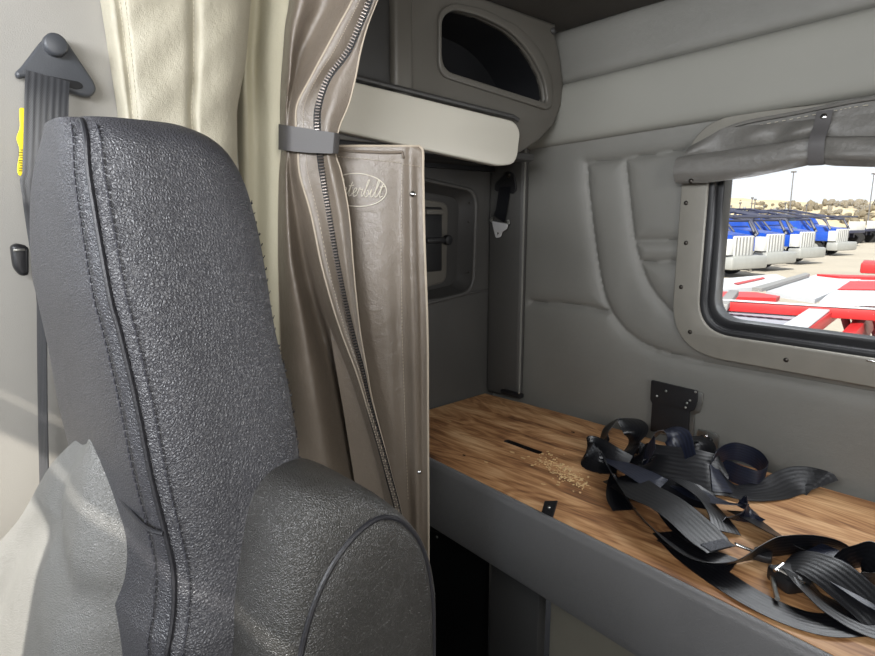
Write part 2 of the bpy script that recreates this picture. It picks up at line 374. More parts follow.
# --- window
def rear(y): return lambda a, b, c: (a, y+c, b)
flo = [tuple(q) for q in roundpoly([(-.722, .898), (.235, .885), (.235, 1.485), (-.722, 1.485)], [.14, .1, .1, .14], 10)]
fli = roundpoly([(-.655, .958), (.17, .95), (.17, 1.45), (-.655, 1.45)], [.09, .09, .09, .09], 10)
win = plate(flo, [fli], .022, .004, rear(YR-.006)).build('window_1', M['flange'], ang=30); struct(win)
g1o = roundpoly([(-.660, .953), (.175, .945), (.175, 1.455), (-.660, 1.455)], .09, 10); g1i = roundpoly([(-.640, .972), (.155, .966), (.155, 1.435), (-.640, 1.435)], .075, 10)
g2i = roundpoly([(-.626, .992), (.14, .988), (.14, 1.42), (-.626, 1.42)], .062, 10)
gk = plate(g1o, [g1i], .026, .007, rear(YR+.004)).build('gasket', M['rubber'], win, ang=30)
gk2 = plate(roundpoly([(-.644, .968), (.159, .962), (.159, 1.439), (-.644, 1.439)], .078, 10), [g2i], .05, .003, rear(YR+.035)).build('sash', M['rubber'], win, ang=30)
gl = plate(g1i, [], .004, 0, rear(YR+.05)).build('pane', M['glass'], win, smooth=False)
for u, v in [(686, 203), (686, 243), (681, 287), (690, 332), (786, 360)]:
    q = P(u, v, 1, YR-.017); MB().dome(q+np.array([0, .001, 0]), (0, -1, 0), .0062, .004).build('screw', M['screw'], win)
q = P(872, 361, 1, YR-.02); MB().box(q, (.02, .006, .003), .001).build('latch', M['chrome'], win)

# ================================================================== BUNK
def up(p): return np.array(p, float)
bb = P(446, 432, 2, ZB)
slot0, slot1 = P(505, 440, 2, ZB), P(541, 453, 2, ZB)
sd = (slot1-slot0)[:2]; sd /= np.linalg.norm(sd); sn_ = np.array([-sd[1], sd[0]])*.010
def holepoly(u, v, r=.006, n=10):
    q = P(u, v, 2, ZB); return [(q[0]+r*math.cos(i*2*math.pi/n), q[1]+r*.7*math.sin(i*2*math.pi/n)) for i in range(n)]
slot = roundpoly([tuple(slot0[:2]+sn_), tuple(slot0[:2]-sn_), tuple(slot1[:2]-sn_), tuple(slot1[:2]+sn_)], .006, 4)
outl = [(-1.345, .982), (1.02, .828), (1.02, 1.492), (-1.10, 1.492), (-1.12, 1.487), (-1.19, 1.487), (-1.215, 1.482), (-1.345, 1.474)]
ply = plate(outl, [slot, holepoly(573, 432), holepoly(464, 455, .005), holepoly(600, 473, .005)], .018, .001, lambda a, b, c: (a, b, ZB-.009+c)).build('plywood_board', M['wood'], smooth=False)
tag(ply, 'long bare plywood board with a slotted hole, forming the bunk bed base', 'board')
for pg in (slot, holepoly(573, 432), holepoly(464, 455, .005), holepoly(600, 473, .005)):  # dark shell added in each hole, in place of its shade
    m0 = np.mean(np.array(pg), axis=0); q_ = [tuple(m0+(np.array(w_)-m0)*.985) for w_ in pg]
    hl_ = MB().loft([[(a, b, ZB-.0004) for a, b in q_], [(a, b, ZB-.0188) for a, b in q_]], cap=False).build('hole_shade', M['void'], ply, smooth=False); tag(hl_, 'shade inside a hole, painted as a dark shell')
for u, v in [(486, 462), (449, 421), (523, 458), (512, 452), (647, 425), (618, 402+19), (543, 484)]:
    q = P(u, v, 2, ZB+.0006); a = random.uniform(0, 1); n_ = 9
    pg = [(q[0]+.009*math.cos(k*2*math.pi/n_)*random.uniform(.5, 1.1), q[1]+.004*math.sin(k*2*math.pi/n_)*random.uniform(.5, 1.1)) for k in range(n_)]
    MB().loft([[(x, y, ZB) for x, y in pg], [(x, y, ZB+.0008) for x, y in pg]]).build('scar', M['ply_edge'], ply, smooth=False)
MB().box((-.15, 1.26, ZB-.0235), (2.34, .44, .008)).build('underside', M['void'], ply, smooth=False)
# wood chips
ch = MB()
for i in range(190):
    t = random.random(); u = 541+t*42+random.gauss(0, 5); v = 458+t*26+random.gauss(0, 5)
    q = P(u, v, 2, ZB+.0015); s_ = random.uniform(.002, .0075)
    ch.box(q, (s_, s_*random.uniform(.25, .6), random.uniform(.0008, .002)), 0, Matrix.Rotation(random.uniform(0, 3.1), 3, 'Z') @ Matrix.Rotation(random.uniform(-.25, .25), 3, 'X'))
tag(ch.build('wood_chips', M['chip'], smooth=False), 'scatter of pale wood splinters on the plywood beside the slot', 'wood chips', kind='stuff')

# bunk frame: padded front rail, posts and panels below
bf = thing('bunk_frame', 'grey vinyl bunk frame with padded front rail under the plywood board', 'bunk', (-.15, 1.0, 0))
prof = []
for a in range(0, 181, 15): prof.append((.943+.014*math.cos(R(180-a)) , .652+.014*math.sin(R(180-a))))
prof = [(.930, .50), (.926, .58), (.928, .635)]+prof+[(.957, .62), (.957, .50), (.95, .478), (.938, .478)]
prof = [(y, z-.010 if z > .6 else z) for y, z in prof]
rings = [[(x, y+.004-(x+1.04)*.065, z) for y, z in prof] for x in np.linspace(-1.345, 1.04, 60)]
MB().loft(rings).build('front_rail', M['rail'], bf, ang=50)
MB().box((-.15, 1.24, .600), (2.36, .46, .03)).build('platform', M['void'], bf, smooth=False)
MB().box((-1.12, 1.01, .30), (.46, .02, .60)).build('panel', M['blackpaint'], bf, smooth=False)
pl_ = bf.children[-1]; tag(pl_, 'gloss black panel below the rail')
o = MB(); qa = P(430, 545, 1, .999); qb = P(492, 546.5, 1, .999); o.tube([qa-np.array([.2, 0, 0]), qb], .0012, 6); o.build('seam_line', M['plastic_dk'], pl_)
MB().dome(P(437, 537, 1, .9995), (0, -1, 0), .004, .002).build('rivet', M['steel'], pl_)
x0 = P(490, 590, 1, .975)[0]; x1 = P(539, 590, 1, .975)[0]
MB().box(((x0+x1)/2, .99, .3), (x1-x0, .03, .6), .004).build('post', M['postgrey'], bf)
MB().box(((x1+1.03)/2, 1.03, .3), (1.03-x1, .02, .56), .003).build('panel', M['underpanel'], bf); tag(bf.children[-1], 'pale panel below the rail')
# a small recess box in the pale panel shading
tb = thing('strap_tab', 'short black webbing tab with a rivet standing at the rail edge', 'strap', (-.69, .94, ZB))
q = P(546, 513, 2, ZB+.001)
a = P(541, 517, 1, .952); rows = []
for i in range(7):
    t = i/6; rows.append([(-.700+dx*.026, .958+.030*t-.004, ZB+.004+.018*math.sin(t*2.4)+.004) for dx in np.linspace(-.5, .5, 5)])
rows = [[P(540+j*3.1, 518, 1, .934)+np.array([0, .014*t, .002+.031*t]) for j in range(5)] for t in np.linspace(0, 1, 6)]
m_ = MB().grid(rows); back = [[p+np.array([0, .003, -.002]) for p in r] for r in rows]; m_.grid(back)
m_.grid([rows[-1], back[-1]]); m_.grid([rows[0], back[0]]); m_.grid([[r[0] for r in rows], [r[0] for r in back]]); m_.grid([[r[-1] for r in rows], [r[-1] for r in back]])
m_.build('webbing', M['web'] if False else M['black'], tb); MB().dome(rows[3][2], (0, -.8, .6), .004, .003).build('rivet', M['steel'], tb)

# ================================================================== CABINET over the bunk foot
cb = thing('overhead_cabinet', 'grey moulded overhead cabinet with dark oblong opening and pale drop flap', 'cabinet', (-1.2, 1.1, 1.38))
XF = -1.085
cf = lambda u, v: tuple(P(u, v, 0, XF)[1:])
fo = [cf(*q) for q in [(556, 36), (561, 60), (564, 85), (562, 105), (554, 125), (540, 140), (522, 152), (500, 158)]]
y0 = .585
zbot = fo[-1][1]
outer = fo+[(y0, zbot), (y0, ZC-.002), (fo[0][0], ZC-.002)]
D_in = roundpoly([cf(*q) for q in [(440, 18), (452, 10), (478, 16), (510, 32), (530, 55), (543, 80), (546, 104), (440, 70)]], [.02, .02, .05, .05, .05, .05, .02, .035], 6)
face = plate(outer, [D_in], .03, .009, lambda a, b, c: (XF-.015+c, a, b)).build('body', M['plastic'], cb, ang=35)
rimo = [(cf(*q)) for q in [(437, 12), (450, 3), (482, 9), (518, 27), (540, 52), (551, 80), (550, 112), (437, 76)]]
rim = plate(roundpoly(rimo, .035, 6), [D_in], .012, .004, lambda a, b, c: (XF+.002+c, a, b)).build('opening_rim', M['plastic'], cb, ang=35)
MB().box((-1.345, 1.05, 1.58), (.02, .9, .38)).build('back_panel', M['void'], cb, smooth=False)
# inside of opening, dark well
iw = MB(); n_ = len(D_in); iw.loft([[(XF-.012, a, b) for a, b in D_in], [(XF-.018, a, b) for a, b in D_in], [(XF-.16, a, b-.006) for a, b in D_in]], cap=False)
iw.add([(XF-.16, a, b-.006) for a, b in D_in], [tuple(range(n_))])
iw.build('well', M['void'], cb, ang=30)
# underside, end bulge towards rear wall and pale underside lip
low = [(y0, zbot+.004), (fo[-1][0]+.05, zbot+.004)]
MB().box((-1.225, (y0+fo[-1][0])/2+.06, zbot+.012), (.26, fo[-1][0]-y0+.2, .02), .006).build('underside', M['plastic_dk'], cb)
# raised vertical rib near the curtain
ri = MB()
for (ua, wid) in ((399, 20),):
    ya = P(ua-wid/2, 50, 0, XF)[1]; yb = P(ua+wid/2, 50, 0, XF)[1]
    ri.box((XF+.004, (ya+yb)/2, 1.63), (.03, yb-ya, .27), .013, seg=3)
ri.build('rib', M['plastic'], cb)
ya = P(330, 50, 0, XF)[1]; yb = P(389, 50, 0, XF)[1]
MB().box((XF+.001, (ya+yb)/2, 1.63), (.006, yb-ya, .27), .002).build('door', M['plastic_dk'], cb)
q = P(553, 31, 0, XF+.002)
MB().cyl(q, q+np.array([.004, 0, 0]), .009, bev=.001).dome(q+np.array([.004, 0, 0]), (1, 0, 0), .006, .003).build('screw', M['plastic_dk'], cb)
# flap
fl_o = [tuple(P(u, v, 0, -1.05)[1:]) for u, v in [(325, 74), (515, 121), (521, 131), (517, 164), (500, 166), (330, 129)]]
fl_o = roundpoly(fl_o, [0, .025, .02, .03, .02, 0], 6)
fp = plate(fl_o, [], .028, .006, lambda a, b, c: (-1.064+c, a, b)).build('flap', M['flap'], cb, ang=35); tag(fp, 'pale grey drop flap')
ft = [P(u, v-2, 0, -1.058)+np.array([0, 0, .003]) for u, v in [(328, 74), (420, 97), (512, 119.5), (518, 123)]]
MB().tube(ft, .006, 8).build('hinge_strip', M['plastic_dk'], fp)
# black strip standing in for the shade in the gap under the flap
MB().box((-1.12, .93, zbot-.002), (.10, .62, .012), .003).build('flap_gap_shade', M['void'], cb)

# ================================================================== HATCH in the side wall
hk = thing('storage_hatch', 'recessed grey side-wall hatch with black latch beside the curtain', 'hatch', (XS, 1.25, 1.17))
ho = hatch_out; cxh = np.mean([q[0] for q in ho]); czh = np.mean([q[1] for q in ho])
sc_ = lambda k, kz=None: [(cxh+(a-cxh)*k, czh+(b-czh)*(kz or k)) for a, b in ho]
plate(sc_(1.06), [sc_(.985)], .016, .006, lambda a, b, c: (XS+.004+c, a, b)).build('frame', M['vinyl_shaded'], hk, ang=35)
MB().loft([[(XS+.004, a, b) for a, b in sc_(.99)], [(XS-.02, a, b) for a, b in sc_(.95)], [(XS-.05, a, b) for a, b in sc_(.86)]], cap=False).build('recess', M['plastic_dk'], hk, ang=35)
hyr = P(453, 230, 0, XS-.045)[1]; 
pan = plate(sc_(.88), [], .012, .004, lambda a, b, c: (XS-.05+c, a, b)).build('door_panel', M['plastic_dk'], hk, ang=35)
pr = roundpoly([(1.08, 1.01), (1.338, 1.04), (1.345, 1.29), (1.08, 1.32)], .03)
plate(pr, [], .014, .005, lambda a, b, c: (XS-.042+c, a, b)).build('inner_panel', M['plastic'], hk, ang=35)
lx = XS-.03
p1 = P(437, 207, 0, lx); p2 = P(440, 270, 0, lx)
yl = P(425, 240, 0, lx)[1]-.06; yr2 = P(441, 240, 0, lx)[1]; zt = P(437, 207, 0, lx)[2]; zb_ = P(437, 271, 0, lx)[2]
MB().box((lx, (yl+yr2)/2, (zt+zb_)/2), (.012, yr2-yl, zt-zb_), .004).build('latch_plate', M['black'], hk)
zz = P(437, 212, 0, lx)[2]; MB().box((lx+.01, yr2-.04, zz), (.016, .07, .016), .003).build('latch_bar', M['plastic'], hk)
q = P(447, 240, 0, lx+.006); MB().box(q+np.array([.0, -.04, 0]), (.016, .10, .018), .006).cyl(q+np.array([-.004, 0, 0]), q+np.array([.012, 0, 0]), .016, bev=.003).build('handle', M['black'], hk)
for u, v in [(469, 203), (468, 222), (468, 272)]:
    MB().dome(P(u, v, 0, XS+.010), (1, 0, 0), .0035, .003).build('screw', M['screw'], hk)

# ================================================================== webbing ribbons
def ribbon_mesh(C_, sides, w, th=.0018, nw=6):
    """centre line + side directions -> thin strap with uv"""
    C_ = [np.array(c) for c in C_]; n = len(C_); vs = []; uv = []; s_len = 0
    ws = w if isinstance(w, (list, tuple, np.ndarray)) else [w]*n
    for i in range(n):
        t = C_[min(i+1, n-1)]-C_[max(i-1, 0)]; t /= np.linalg.norm(t)+1e-12
        sd_ = np.array(sides[i], float); sd_ = sd_-t*(sd_ @ t); sd_ /= np.linalg.norm(sd_)+1e-12; nn = np.cross(t, sd_)
        if i: s_len += np.linalg.norm(C_[i]-C_[i-1])
        for sg in (1, -1):
            for k in range(nw+1):
                f_ = k/nw-.5; vs.append(C_[i]+sd_*f_*ws[i]+nn*sg*th/2*(1-.5*(abs(f_)*2)**6)); uv.append((k/nw, s_len/.05))
    m = 2*(nw+1); fs = []
    for i in range(n-1):
        for k in range(nw):
            fs.append((i*m+k, i*m+k+1, (i+1)*m+k+1, (i+1)*m+k)); b = nw+1
            fs.append((i*m+b+k+1, i*m+b+k, (i+1)*m+b+k, (i+1)*m+b+k+1))
        for k, b in ((0, nw+1), (nw, 2*nw+1)): fs.append((i*m+k, (i+1)*m+k, (i+1)*m+b, i*m+b))
    for i in (0, n-1):
        for k in range(nw): fs.append((i*m+k, i*m+k+1, i*m+nw+2+k, i*m+nw+1+k))
    return vs, fs, uv
def strap(name, st, mat_, parent=None, w=.048, n=8, z=ZB):
    """st: (u, v, height above board, roll degrees [, width factor])"""
    arr = []
    for q in st:
        p = P(q[0], q[1], 2, z+q[2]); arr.append(list(p)+[q[3], q[4] if len(q) > 4 else 1.])
    arr = catmull(arr, n); C_ = [a[:3] for a in arr]; sides = []; ws = []
    for i, a in enumerate(arr):
        t = C_[min(i+1, len(C_)-1)]-C_[max(i-1, 0)]; t /= np.linalg.norm(t)+1e-12
        h = np.cross(t, [0, 0, 1.]); h /= np.linalg.norm(h)+1e-9; upv = np.cross(h, t)
        r_ = R(a[3]); sides.append(h*math.cos(r_)+upv*math.sin(r_)); ws.append(w*a[4])
        hw = abs(sides[-1][2])*ws[-1]/2+.0026; C_[i] = np.array([C_[i][0], C_[i][1], max(C_[i][2], z+hw)])
    v_, f_, u_ = ribbon_mesh(C_, sides, ws)
    o = mobj(name, v_, f_, mat_, parent, ang=50, uvs=u_)
    return o, C_, sides
c = lambda x, y: (535+x/2.294, 370+y/2.294)     # crop measured at 2.294x
def stn(L): return [(*c(a, b), *rest) for a, b, *rest in L]
GR = 'black webbing straps tangled on the bunk board'
def wstrap(label, L, m='web', w=.048, **k):
    w *= 1.28
    o, C_, s_ = strap('webbing_strap', stn(L), M[m], None, w, **k); tag(o, label, 'strap', GR); return o, C_, s_

wstrap('black strap standing up as the leftmost tall loop of the tangle, near the rear wall',
       [(160, 205, .0, 90), (158, 165, .028, 70), (175, 122, .058, 40), (205, 112, .070, 10), (232, 140, .055, -30), (222, 178, .02, -40), (195, 205, .004, -10)], w=.05)
wstrap('black strap folded over at the left tip of the tangle, pointing at the wood chips',
       [(215, 215, .02, 20), (170, 196, .03, 40), (130, 178, .03, 80), (118, 195, .018, 110), (140, 215, .012, 150), (190, 225, .010, 180)], w=.046)
wstrap('long thin black strap snaking down the front side of the tangle on the plywood',
       [(165, 215, .012, 50), (182, 262, .008, 60), (215, 320, .006, 62), (262, 372, .005, 50), (322, 412, .008, 30), (378, 438, .012, 25), (440, 446, .018, 40), (500, 424, .022, 60), (560, 405, .026, 72), (640, 398, .034, 60), (705, 410, .03, 40), (745, 445, .012, 20)], w=.040)
wide, wc, ws_ = wstrap('widest black strap lying flat across the middle of the tangle with a woven label',
       [(196, 245, .018, -12), (240, 275, .032, -6), (300, 305, .034, 0), (352, 345, .030, 4), (398, 388, .024, 6), (428, 412, .018, 8)], w=.066)
v_, f_, u_ = ribbon_mesh([wc[k]+np.array([0, 0, .0022]) for k in range(-7, 0)], [ws_[k] for k in range(-7, 0)], .064, .001)
mobj('label_patch', v_, f_, M['label'], wide, uvs=u_); tag(wide.children[0], 'grey woven label patch')
wstrap('long black strap lying flat nearest the padded bunk rail', 
       [(300, 372, .004, 0), (350, 422, .004, -2), (420, 474, .004, -2), (500, 524, .004, 0), (580, 562, .004, 0), (660, 584, .004, 0), (740, 582, .005, 0)], w=.042)
bd, bc, bs = wstrap('folded black strap bundle bound around its middle, in the centre of the tangle',
       [(236, 222, .012, -10, .7), (258, 225, .032, -44), (290, 228, .042, -52), (330, 236, .044, -48), (375, 244, .042, -46), (412, 252, .036, -44), (440, 260, .020, -34), (462, 268, .006, -10, .8)], w=.054)
v_, f_, u_ = ribbon_mesh([bc[k]+np.array([0, 0, .003]) for k in range(38, 48)], [bs[k] for k in range(38, 48)], .060, .0025)
mobj('binding', v_, f_, M['webblue'], bd, uvs=u_)
wstrap('black strap arched as the loop in front of the black wall bracket, showing grey ribs',
       [(262, 205, .03, 70), (262, 168, .05, 60), (288, 142, .075, 30), (318, 146, .075, -20), (335, 172, .055, -55), (345, 205, .03, -60)], 'webblue', w=.05)
wstrap('dark strap arched just right of the ribbed loop below the silver plate',
       [(335, 205, .02, 40), (340, 176, .040, 35), (358, 160, .050, 5), (380, 172, .042, -25), (392, 200, .022, -50), (388, 220, .010, -40)], w=.046)
wstrap('ribbed black strap curled into an open ring right of the central bundle',
       [(395, 232, .02, 70), (415, 200, .036, 78), (455, 186, .04, 85), (505, 202, .036, 92), (530, 232, .028, 96), (512, 256, .020, 92), (470, 246, .018, 88), (440, 232, .018, 84)], 'webblue', w=.036)
wstrap('flat black strap end stretching towards the rear wall with its tip turned up',
       [(420, 268, .010, 0), (480, 282, .008, -4), (540, 276, .010, -12), (585, 260, .014, -24, 1.05), (620, 256, .018, -34, 1.15), (655, 268, .018, -38, 1.2)], w=.052)
wstrap('bluish strap folded back on itself right of the wide labelled strap',
       [(335, 262, .022, 0), (385, 292, .022, 4), (440, 305, .026, 18), (484, 310, .024, 30), (494, 328, .016, 60), (470, 345, .008, 120), (430, 348, .004, 150)], 'webblue', w=.045)
wstrap('short black strap running from the folded bluish strap towards the right bundle',
       [(470, 325, .010, 10), (510, 352, .012, 20), (550, 376, .016, 24), (600, 398, .020, 20), (640, 410, .022, 10)], w=.046)
wstrap('black strap draped over the top of the right-hand bundle by the frame edge',
       [(575, 440, .022, 0), (622, 440, .036, -14), (672, 462, .042, -22), (722, 500, .036, -24), (770, 545, .022, -20), (800, 580, .008, -10)], w=.050)
wstrap('shiny blue-grey strap fold tucked beneath the top of the right-hand bundle',
       [(630, 412, .030, -10), (668, 425, .036, -6), (700, 442, .036, -2), (735, 462, .026, 0), (760, 480, .012, 0)], 'webblue', w=.046)
wstrap('black strap looping upright at the far right of the right-hand bundle',
       [(700, 450, .02, 40), (735, 430, .042, 60), (765, 430, .046, 80), (790, 460, .035, 100), (780, 505, .02, 100), (745, 535, .006, 60)], w=.052)
wstrap('twisted black strap below the right-hand bundle beside its silver buckle',
       [(600, 470, .026, 30), (630, 505, .020, 26), (668, 535, .014, 14), (710, 560, .010, 6), (760, 582, .008, 0), (820, 600, .006, 0)], w=.05)
wstrap('small crumpled strap at the back of the tangle between the two tall loops',
       [(225, 190, .01, 20), (245, 172, .028, 40), (262, 176, .032, 10), (258, 200, .02, -30), (238, 212, .008, -20)], w=.04)
wstrap('dark strap under the wide labelled strap, its edge showing at the front',
       [(300, 330, .004, 30), (320, 352, .006, 20), (345, 372, .006, 10), (372, 384, .004, 0)], w=.048)
wstrap('dark strap stub hanging off the left side of the tangle towards the rail',
       [(196, 250, .016, 30), (190, 280, .010, 20), (192, 305, .004, 10), (205, 322, .002, 0)], w=.040)
wstrap('grey-blue strap crossing under the binding at the left centre of the tangle',
       [(172, 205, .022, 10), (205, 220, .030, 5), (240, 238, .034, 0), (270, 255, .032, -4), (292, 266, .028, -6)], 'webblue', w=.05)
wstrap('black strap filling the back of the tangle under the two arched loops',
       [(224, 200, .006, -10, .7), (250, 197, .022, -44), (285, 200, .026, -46), (335, 206, .028, -44), (385, 214, .026, -44), (430, 226, .016, -34), (455, 232, .004, -10, .8)], w=.05)
wstrap('black strap lying under the central bundle, left of the open ring',
       [(215, 240, .010, -20), (265, 256, .016, -28), (320, 272, .018, -30), (372, 288, .014, -26), (412, 302, .006, -16)], w=.054)
wstrap('black strap curving from the central bundle down to the label of the wide strap',
       [(330, 250, .036, 10), (365, 275, .036, 20), (398, 305, .030, 28), (425, 340, .020, 24), (440, 372, .010, 14)], w=.044)
wstrap('black strap lying flat between the rail-side strap and the wide labelled strap',
       [(300, 385, .006, 8), (350, 408, .008, 6), (405, 430, .007, 0), (455, 452, .005, -4)], w=.044)
wstrap('dark strap crumpled at the right frame edge beneath the upright loop',
       [(690, 480, .02, 20), (725, 492, .030, 10), (765, 510, .030, -6), (800, 535, .016, -20)], 'webblue', w=.055)
# buckle with silver bar
bk = thing('strap_buckle', 'black ratchet buckle with a silver bar at the left of the right-hand bundle', 'buckle', tuple(P(*c(570, 475), 2, ZB)))
q = P(*c(582, 478), 2, ZB+.014); rz = Matrix.Rotation(R(-32), 3, 'Z')
MB().box(q, (.05, .046, .026), .006, rz).build('housing', M['black'], bk)
q = P(*c(577, 462), 2, ZB+.030); MB().tube([q+np.array([-.014, -.012, 0]), q+np.array([-.01, .014, .003]), ], .0028, 8).tube([q+np.array([-.012, -.004, .001]), q+np.array([.03, -.014, -.002])], .0032, 8).build('bar', M['chrome'], bk)
MB().tube([P(*c(x, y), 2, ZB+.012) for x, y in [(541, 450), (548, 495), (556, 525)]], .004, 8).build('rim', M['steel'], bk)
bk = thing('strap_buckle', 'small silver buckle tongue beside the woven label of the wide strap', 'buckle', tuple(P(*c(482, 410), 2, ZB)))
q = P(*c(482, 408), 2, ZB+.024); MB().box(q, (.036, .010, .003), .001, Matrix.Rotation(R(40), 3, 'Z') @ Matrix.Rotation(R(20), 3, 'Y')).build('tongue', M['chrome'], bk)
q = P(*c(522, 425), 2, ZB+.010); MB().box(q, (.03, .03, .014), .004, Matrix.Rotation(R(15), 3, 'Z')).build('catch', M['black'], bk)

# ================================================================== wall bracket + silver plate behind
br = thing('wall_bracket', 'flat black steel bracket screwed upright to the rear wall behind the straps', 'bracket', (-.70, YR-.01, .66))
bo = [tuple(P(u, v, 1, YR-.022)[[0, 2]]) for u, v in [(651, 380), (697.5, 391), (697, 401), (694, 410.5), (689, 412), (688, 436), (650, 431), (652, 403), (650, 400)]]
plate(roundpoly(bo, .004, 3), [], .006, .0012, rear(YR-.019)).build('plate', M['black'], br, ang=30)
for u, v in [(666, 391), (657, 396), (690, 400.5), (687, 403), (685.5, 407.5), (695.5, 392)]:
    MB().dome(P(u, v, 1, YR-.022), (0, -1, 0), .0035, .003).build('screw', M['steel'], br)
plate(roundpoly([(q[0]+.010, q[1]-.006) for q in bo], .004, 3), [], .005, .001, rear(YR-.011)).build('backing_plate', M['steel'], br, ang=30)
sp_ = thing('anchor_plate', 'small silver plate with a black bolt right of the black wall bracket', 'plate', (-.60, YR-.01, .66))
po = [tuple(P(u, v, 1, YR-.02)[[0, 2]]) for u, v in [(697, 429), (714, 433), (718, 437), (716, 452), (694, 450)]]
plate(roundpoly(po, .008, 4), [], .005, .001, rear(YR-.014)).build('plate', M['steel'], sp_, ang=30)
q = P(706, 441, 1, YR-.02); MB().box(q, (.034, .014, .026), .006).build('clip', M['black'], sp_)
MB().dome(P(706, 436, 1, YR-.028), (0, -1, .3), .006, .005).build('bolt', M['chrome'], sp_)

# ================================================================== bunk restraint belt on the corner strip
rb = thing('restraint_belt', 'short black belt with silver tongue hanging on the corner strip above the bunk', 'belt', (-1.30, YR-.05, 1.30))
yb_ = YR-.039
bp_ = [tuple(P(u, v, 1, yb_)[[0, 2]]) for u, v in [(508, 171), (514, 173), (517, 189), (514, 194), (495, 191), (495, 184)]]
plate(roundpoly(bp_, .008, 4), [], .006, .002, rear(yb_)).build('anchor', M['black'], rb, ang=30)
MB().cyl(P(508.5, 175, 1, yb_-.003), P(508.5, 175, 1, yb_-.003)+np.array([0, -.006, 0]), .0085, bev=.002).build('bolt', M['screw'], rb)
aa = catmull([P(505, 187, 1, yb_-.006), P(503, 200, 1, yb_-.016), P(501, 212, 1, yb_-.020), P(499, 219, 1, yb_-.016)], 6)
v_, f_, u_ = ribbon_mesh(aa, [(1, 0, 0)]*len(aa), .047, .002); mobj('webbing', v_, f_, M['web'], rb, uvs=u_)
MB().tube(catmull([P(493, 217, 1, yb_-.018), P(491, 221, 1, yb_-.018), P(500, 223, 1, yb_-.018), P(508, 224, 1, yb_-.018), P(508, 220, 1, yb_-.018)], 4), .004, 8).build('slot_bar', M['steel'], rb)
to = [tuple(P(u, v, 1, yb_-.02)[[0, 2]]) for u, v in [(492, 221), (508, 224), (507, 229), (502, 232), (501, 237), (496, 238), (494, 230)]]
hq = P(498, 233.5, 1, yb_-.02)
plate(roundpoly(to, .006, 3), [ellipse(hq[0], hq[2], .004, .004, 10)], .004, .001, rear(yb_-.02)).build('tongue', M['tongue'], rb, ang=30)
bl = thing('floor_anchor', 'small dark anchor with a bolt at the foot of the corner strip', 'anchor', tuple(P(515, 393, 1, YR-.05)))
MB().box(P(512, 393.5, 1, YR-.05), (.085, .02, .014), .003).build('plate', M['void'], bl)
MB().dome(P(519, 393, 1, YR-.06), (0, -1, 0), .0035, .003).build('bolt', M['steel'], bl)

# ================================================================== window shade (rolled up)
sh = thing('window_shade', 'rolled-up grey vinyl window shade held by snap straps over the window', 'shade', (-.35, YR-.03, 1.4))
ys = YR-.035
hp = catmull([P(u, v, 1, ys)[[0, 2]] for u, v in [(690, 160), (696, 150), (708, 138), (726, 128), (748, 121), (790, 113), (835, 104), (875, 97)]], 6)
hp = [tuple(q) for q in hp]+[(-.1, 1.487), (.2, 1.475), (.255, 1.42), (.26, 1.36), (-.2, 1.36), (-.72, 1.372)]
plate(hp, [], .008, .002, rear(ys+.008)).build('header', M['shade'], sh, ang=35)
edge = catmull([P(u, v, 1, ys) for u, v in [(690, 162), (696, 151), (708, 139), (726, 129), (748, 122), (790, 114), (835, 105), (875, 98)]]+[(-.1, ys, 1.487), (.2, ys, 1.475), (.255, ys, 1.42)], 6)
MB().tube(edge, .0042, 8).build('edging', M['shade'], sh)
st_ = MB()
for i in range(2, len(edge)-4):
    a = edge[i]+np.array([.0, -.003, -.012]); b = edge[i+1]+np.array([0, -.003, -.012]); st_.tube([a+(b-a)*.1, a+(b-a)*.55], .0007, 5)
st_.build('stitching', M['thread_lt'], sh)
# soft bulging fold between header and roll
def lerp(a, b, t): return a+(b-a)*t
xs_ = np.linspace(-.715, .262, 150); rings = []
xk = P(821, 160, 1, ys)[0]; xk2 = .07
def rollp(x):
    top = np.interp(x, [-.72, -.54, -.414, -.31, -.1, .26], [1.393, 1.405, 1.415, 1.405, 1.405, 1.395])
    bot = np.interp(x, [-.72, -.64, -.54, -.44, -.414, -.38, -.315, -.1, .26], [1.329, 1.328, 1.337, 1.354, 1.359, 1.352, 1.346, 1.345, 1.335])
    return top, bot
for x in xs_:
    top, bot = rollp(x); k = math.exp(-((x-xk)/.03)**2)+math.exp(-((x-xk2)/.03)**2)
    ring = []; h = (top-bot)/2; zc = (top+bot)/2; dep = .026*(1-.45*k)
    for a in range(28):
        A = 2*math.pi*a/28; rip = 1+.07*math.sin(a*2.1+x*16)*math.sin(x*38+a*.6)+.10*math.sin(A*5+x*9)*math.exp(-((x-xk)/.11)**2)
        ring.append((x+.0*A, ys-.018+dep*math.cos(A)*rip, zc+h*math.sin(A)*(1 if abs(math.sin(A)) > .9 else rip)))
    rings.append(ring)
MB().loft(rings).build('roll', M['shade'], sh, ang=70)
rows = []
for t in np.linspace(0, 1, 12):
    rows.append([(x, ys-.004-.020*math.sin(math.pi*t)*(1+.5*math.sin(x*55+2*t))*(.6+.4*math.sin(x*23)), lerp(1.452 if x > -.62 else 1.452-(-.62-x)*.45, rollp(x)[0]-.01, t)) for x in np.linspace(-.70, .25, 150)])
MB().grid(rows).build('fold', M['shade'], sh, ang=70)
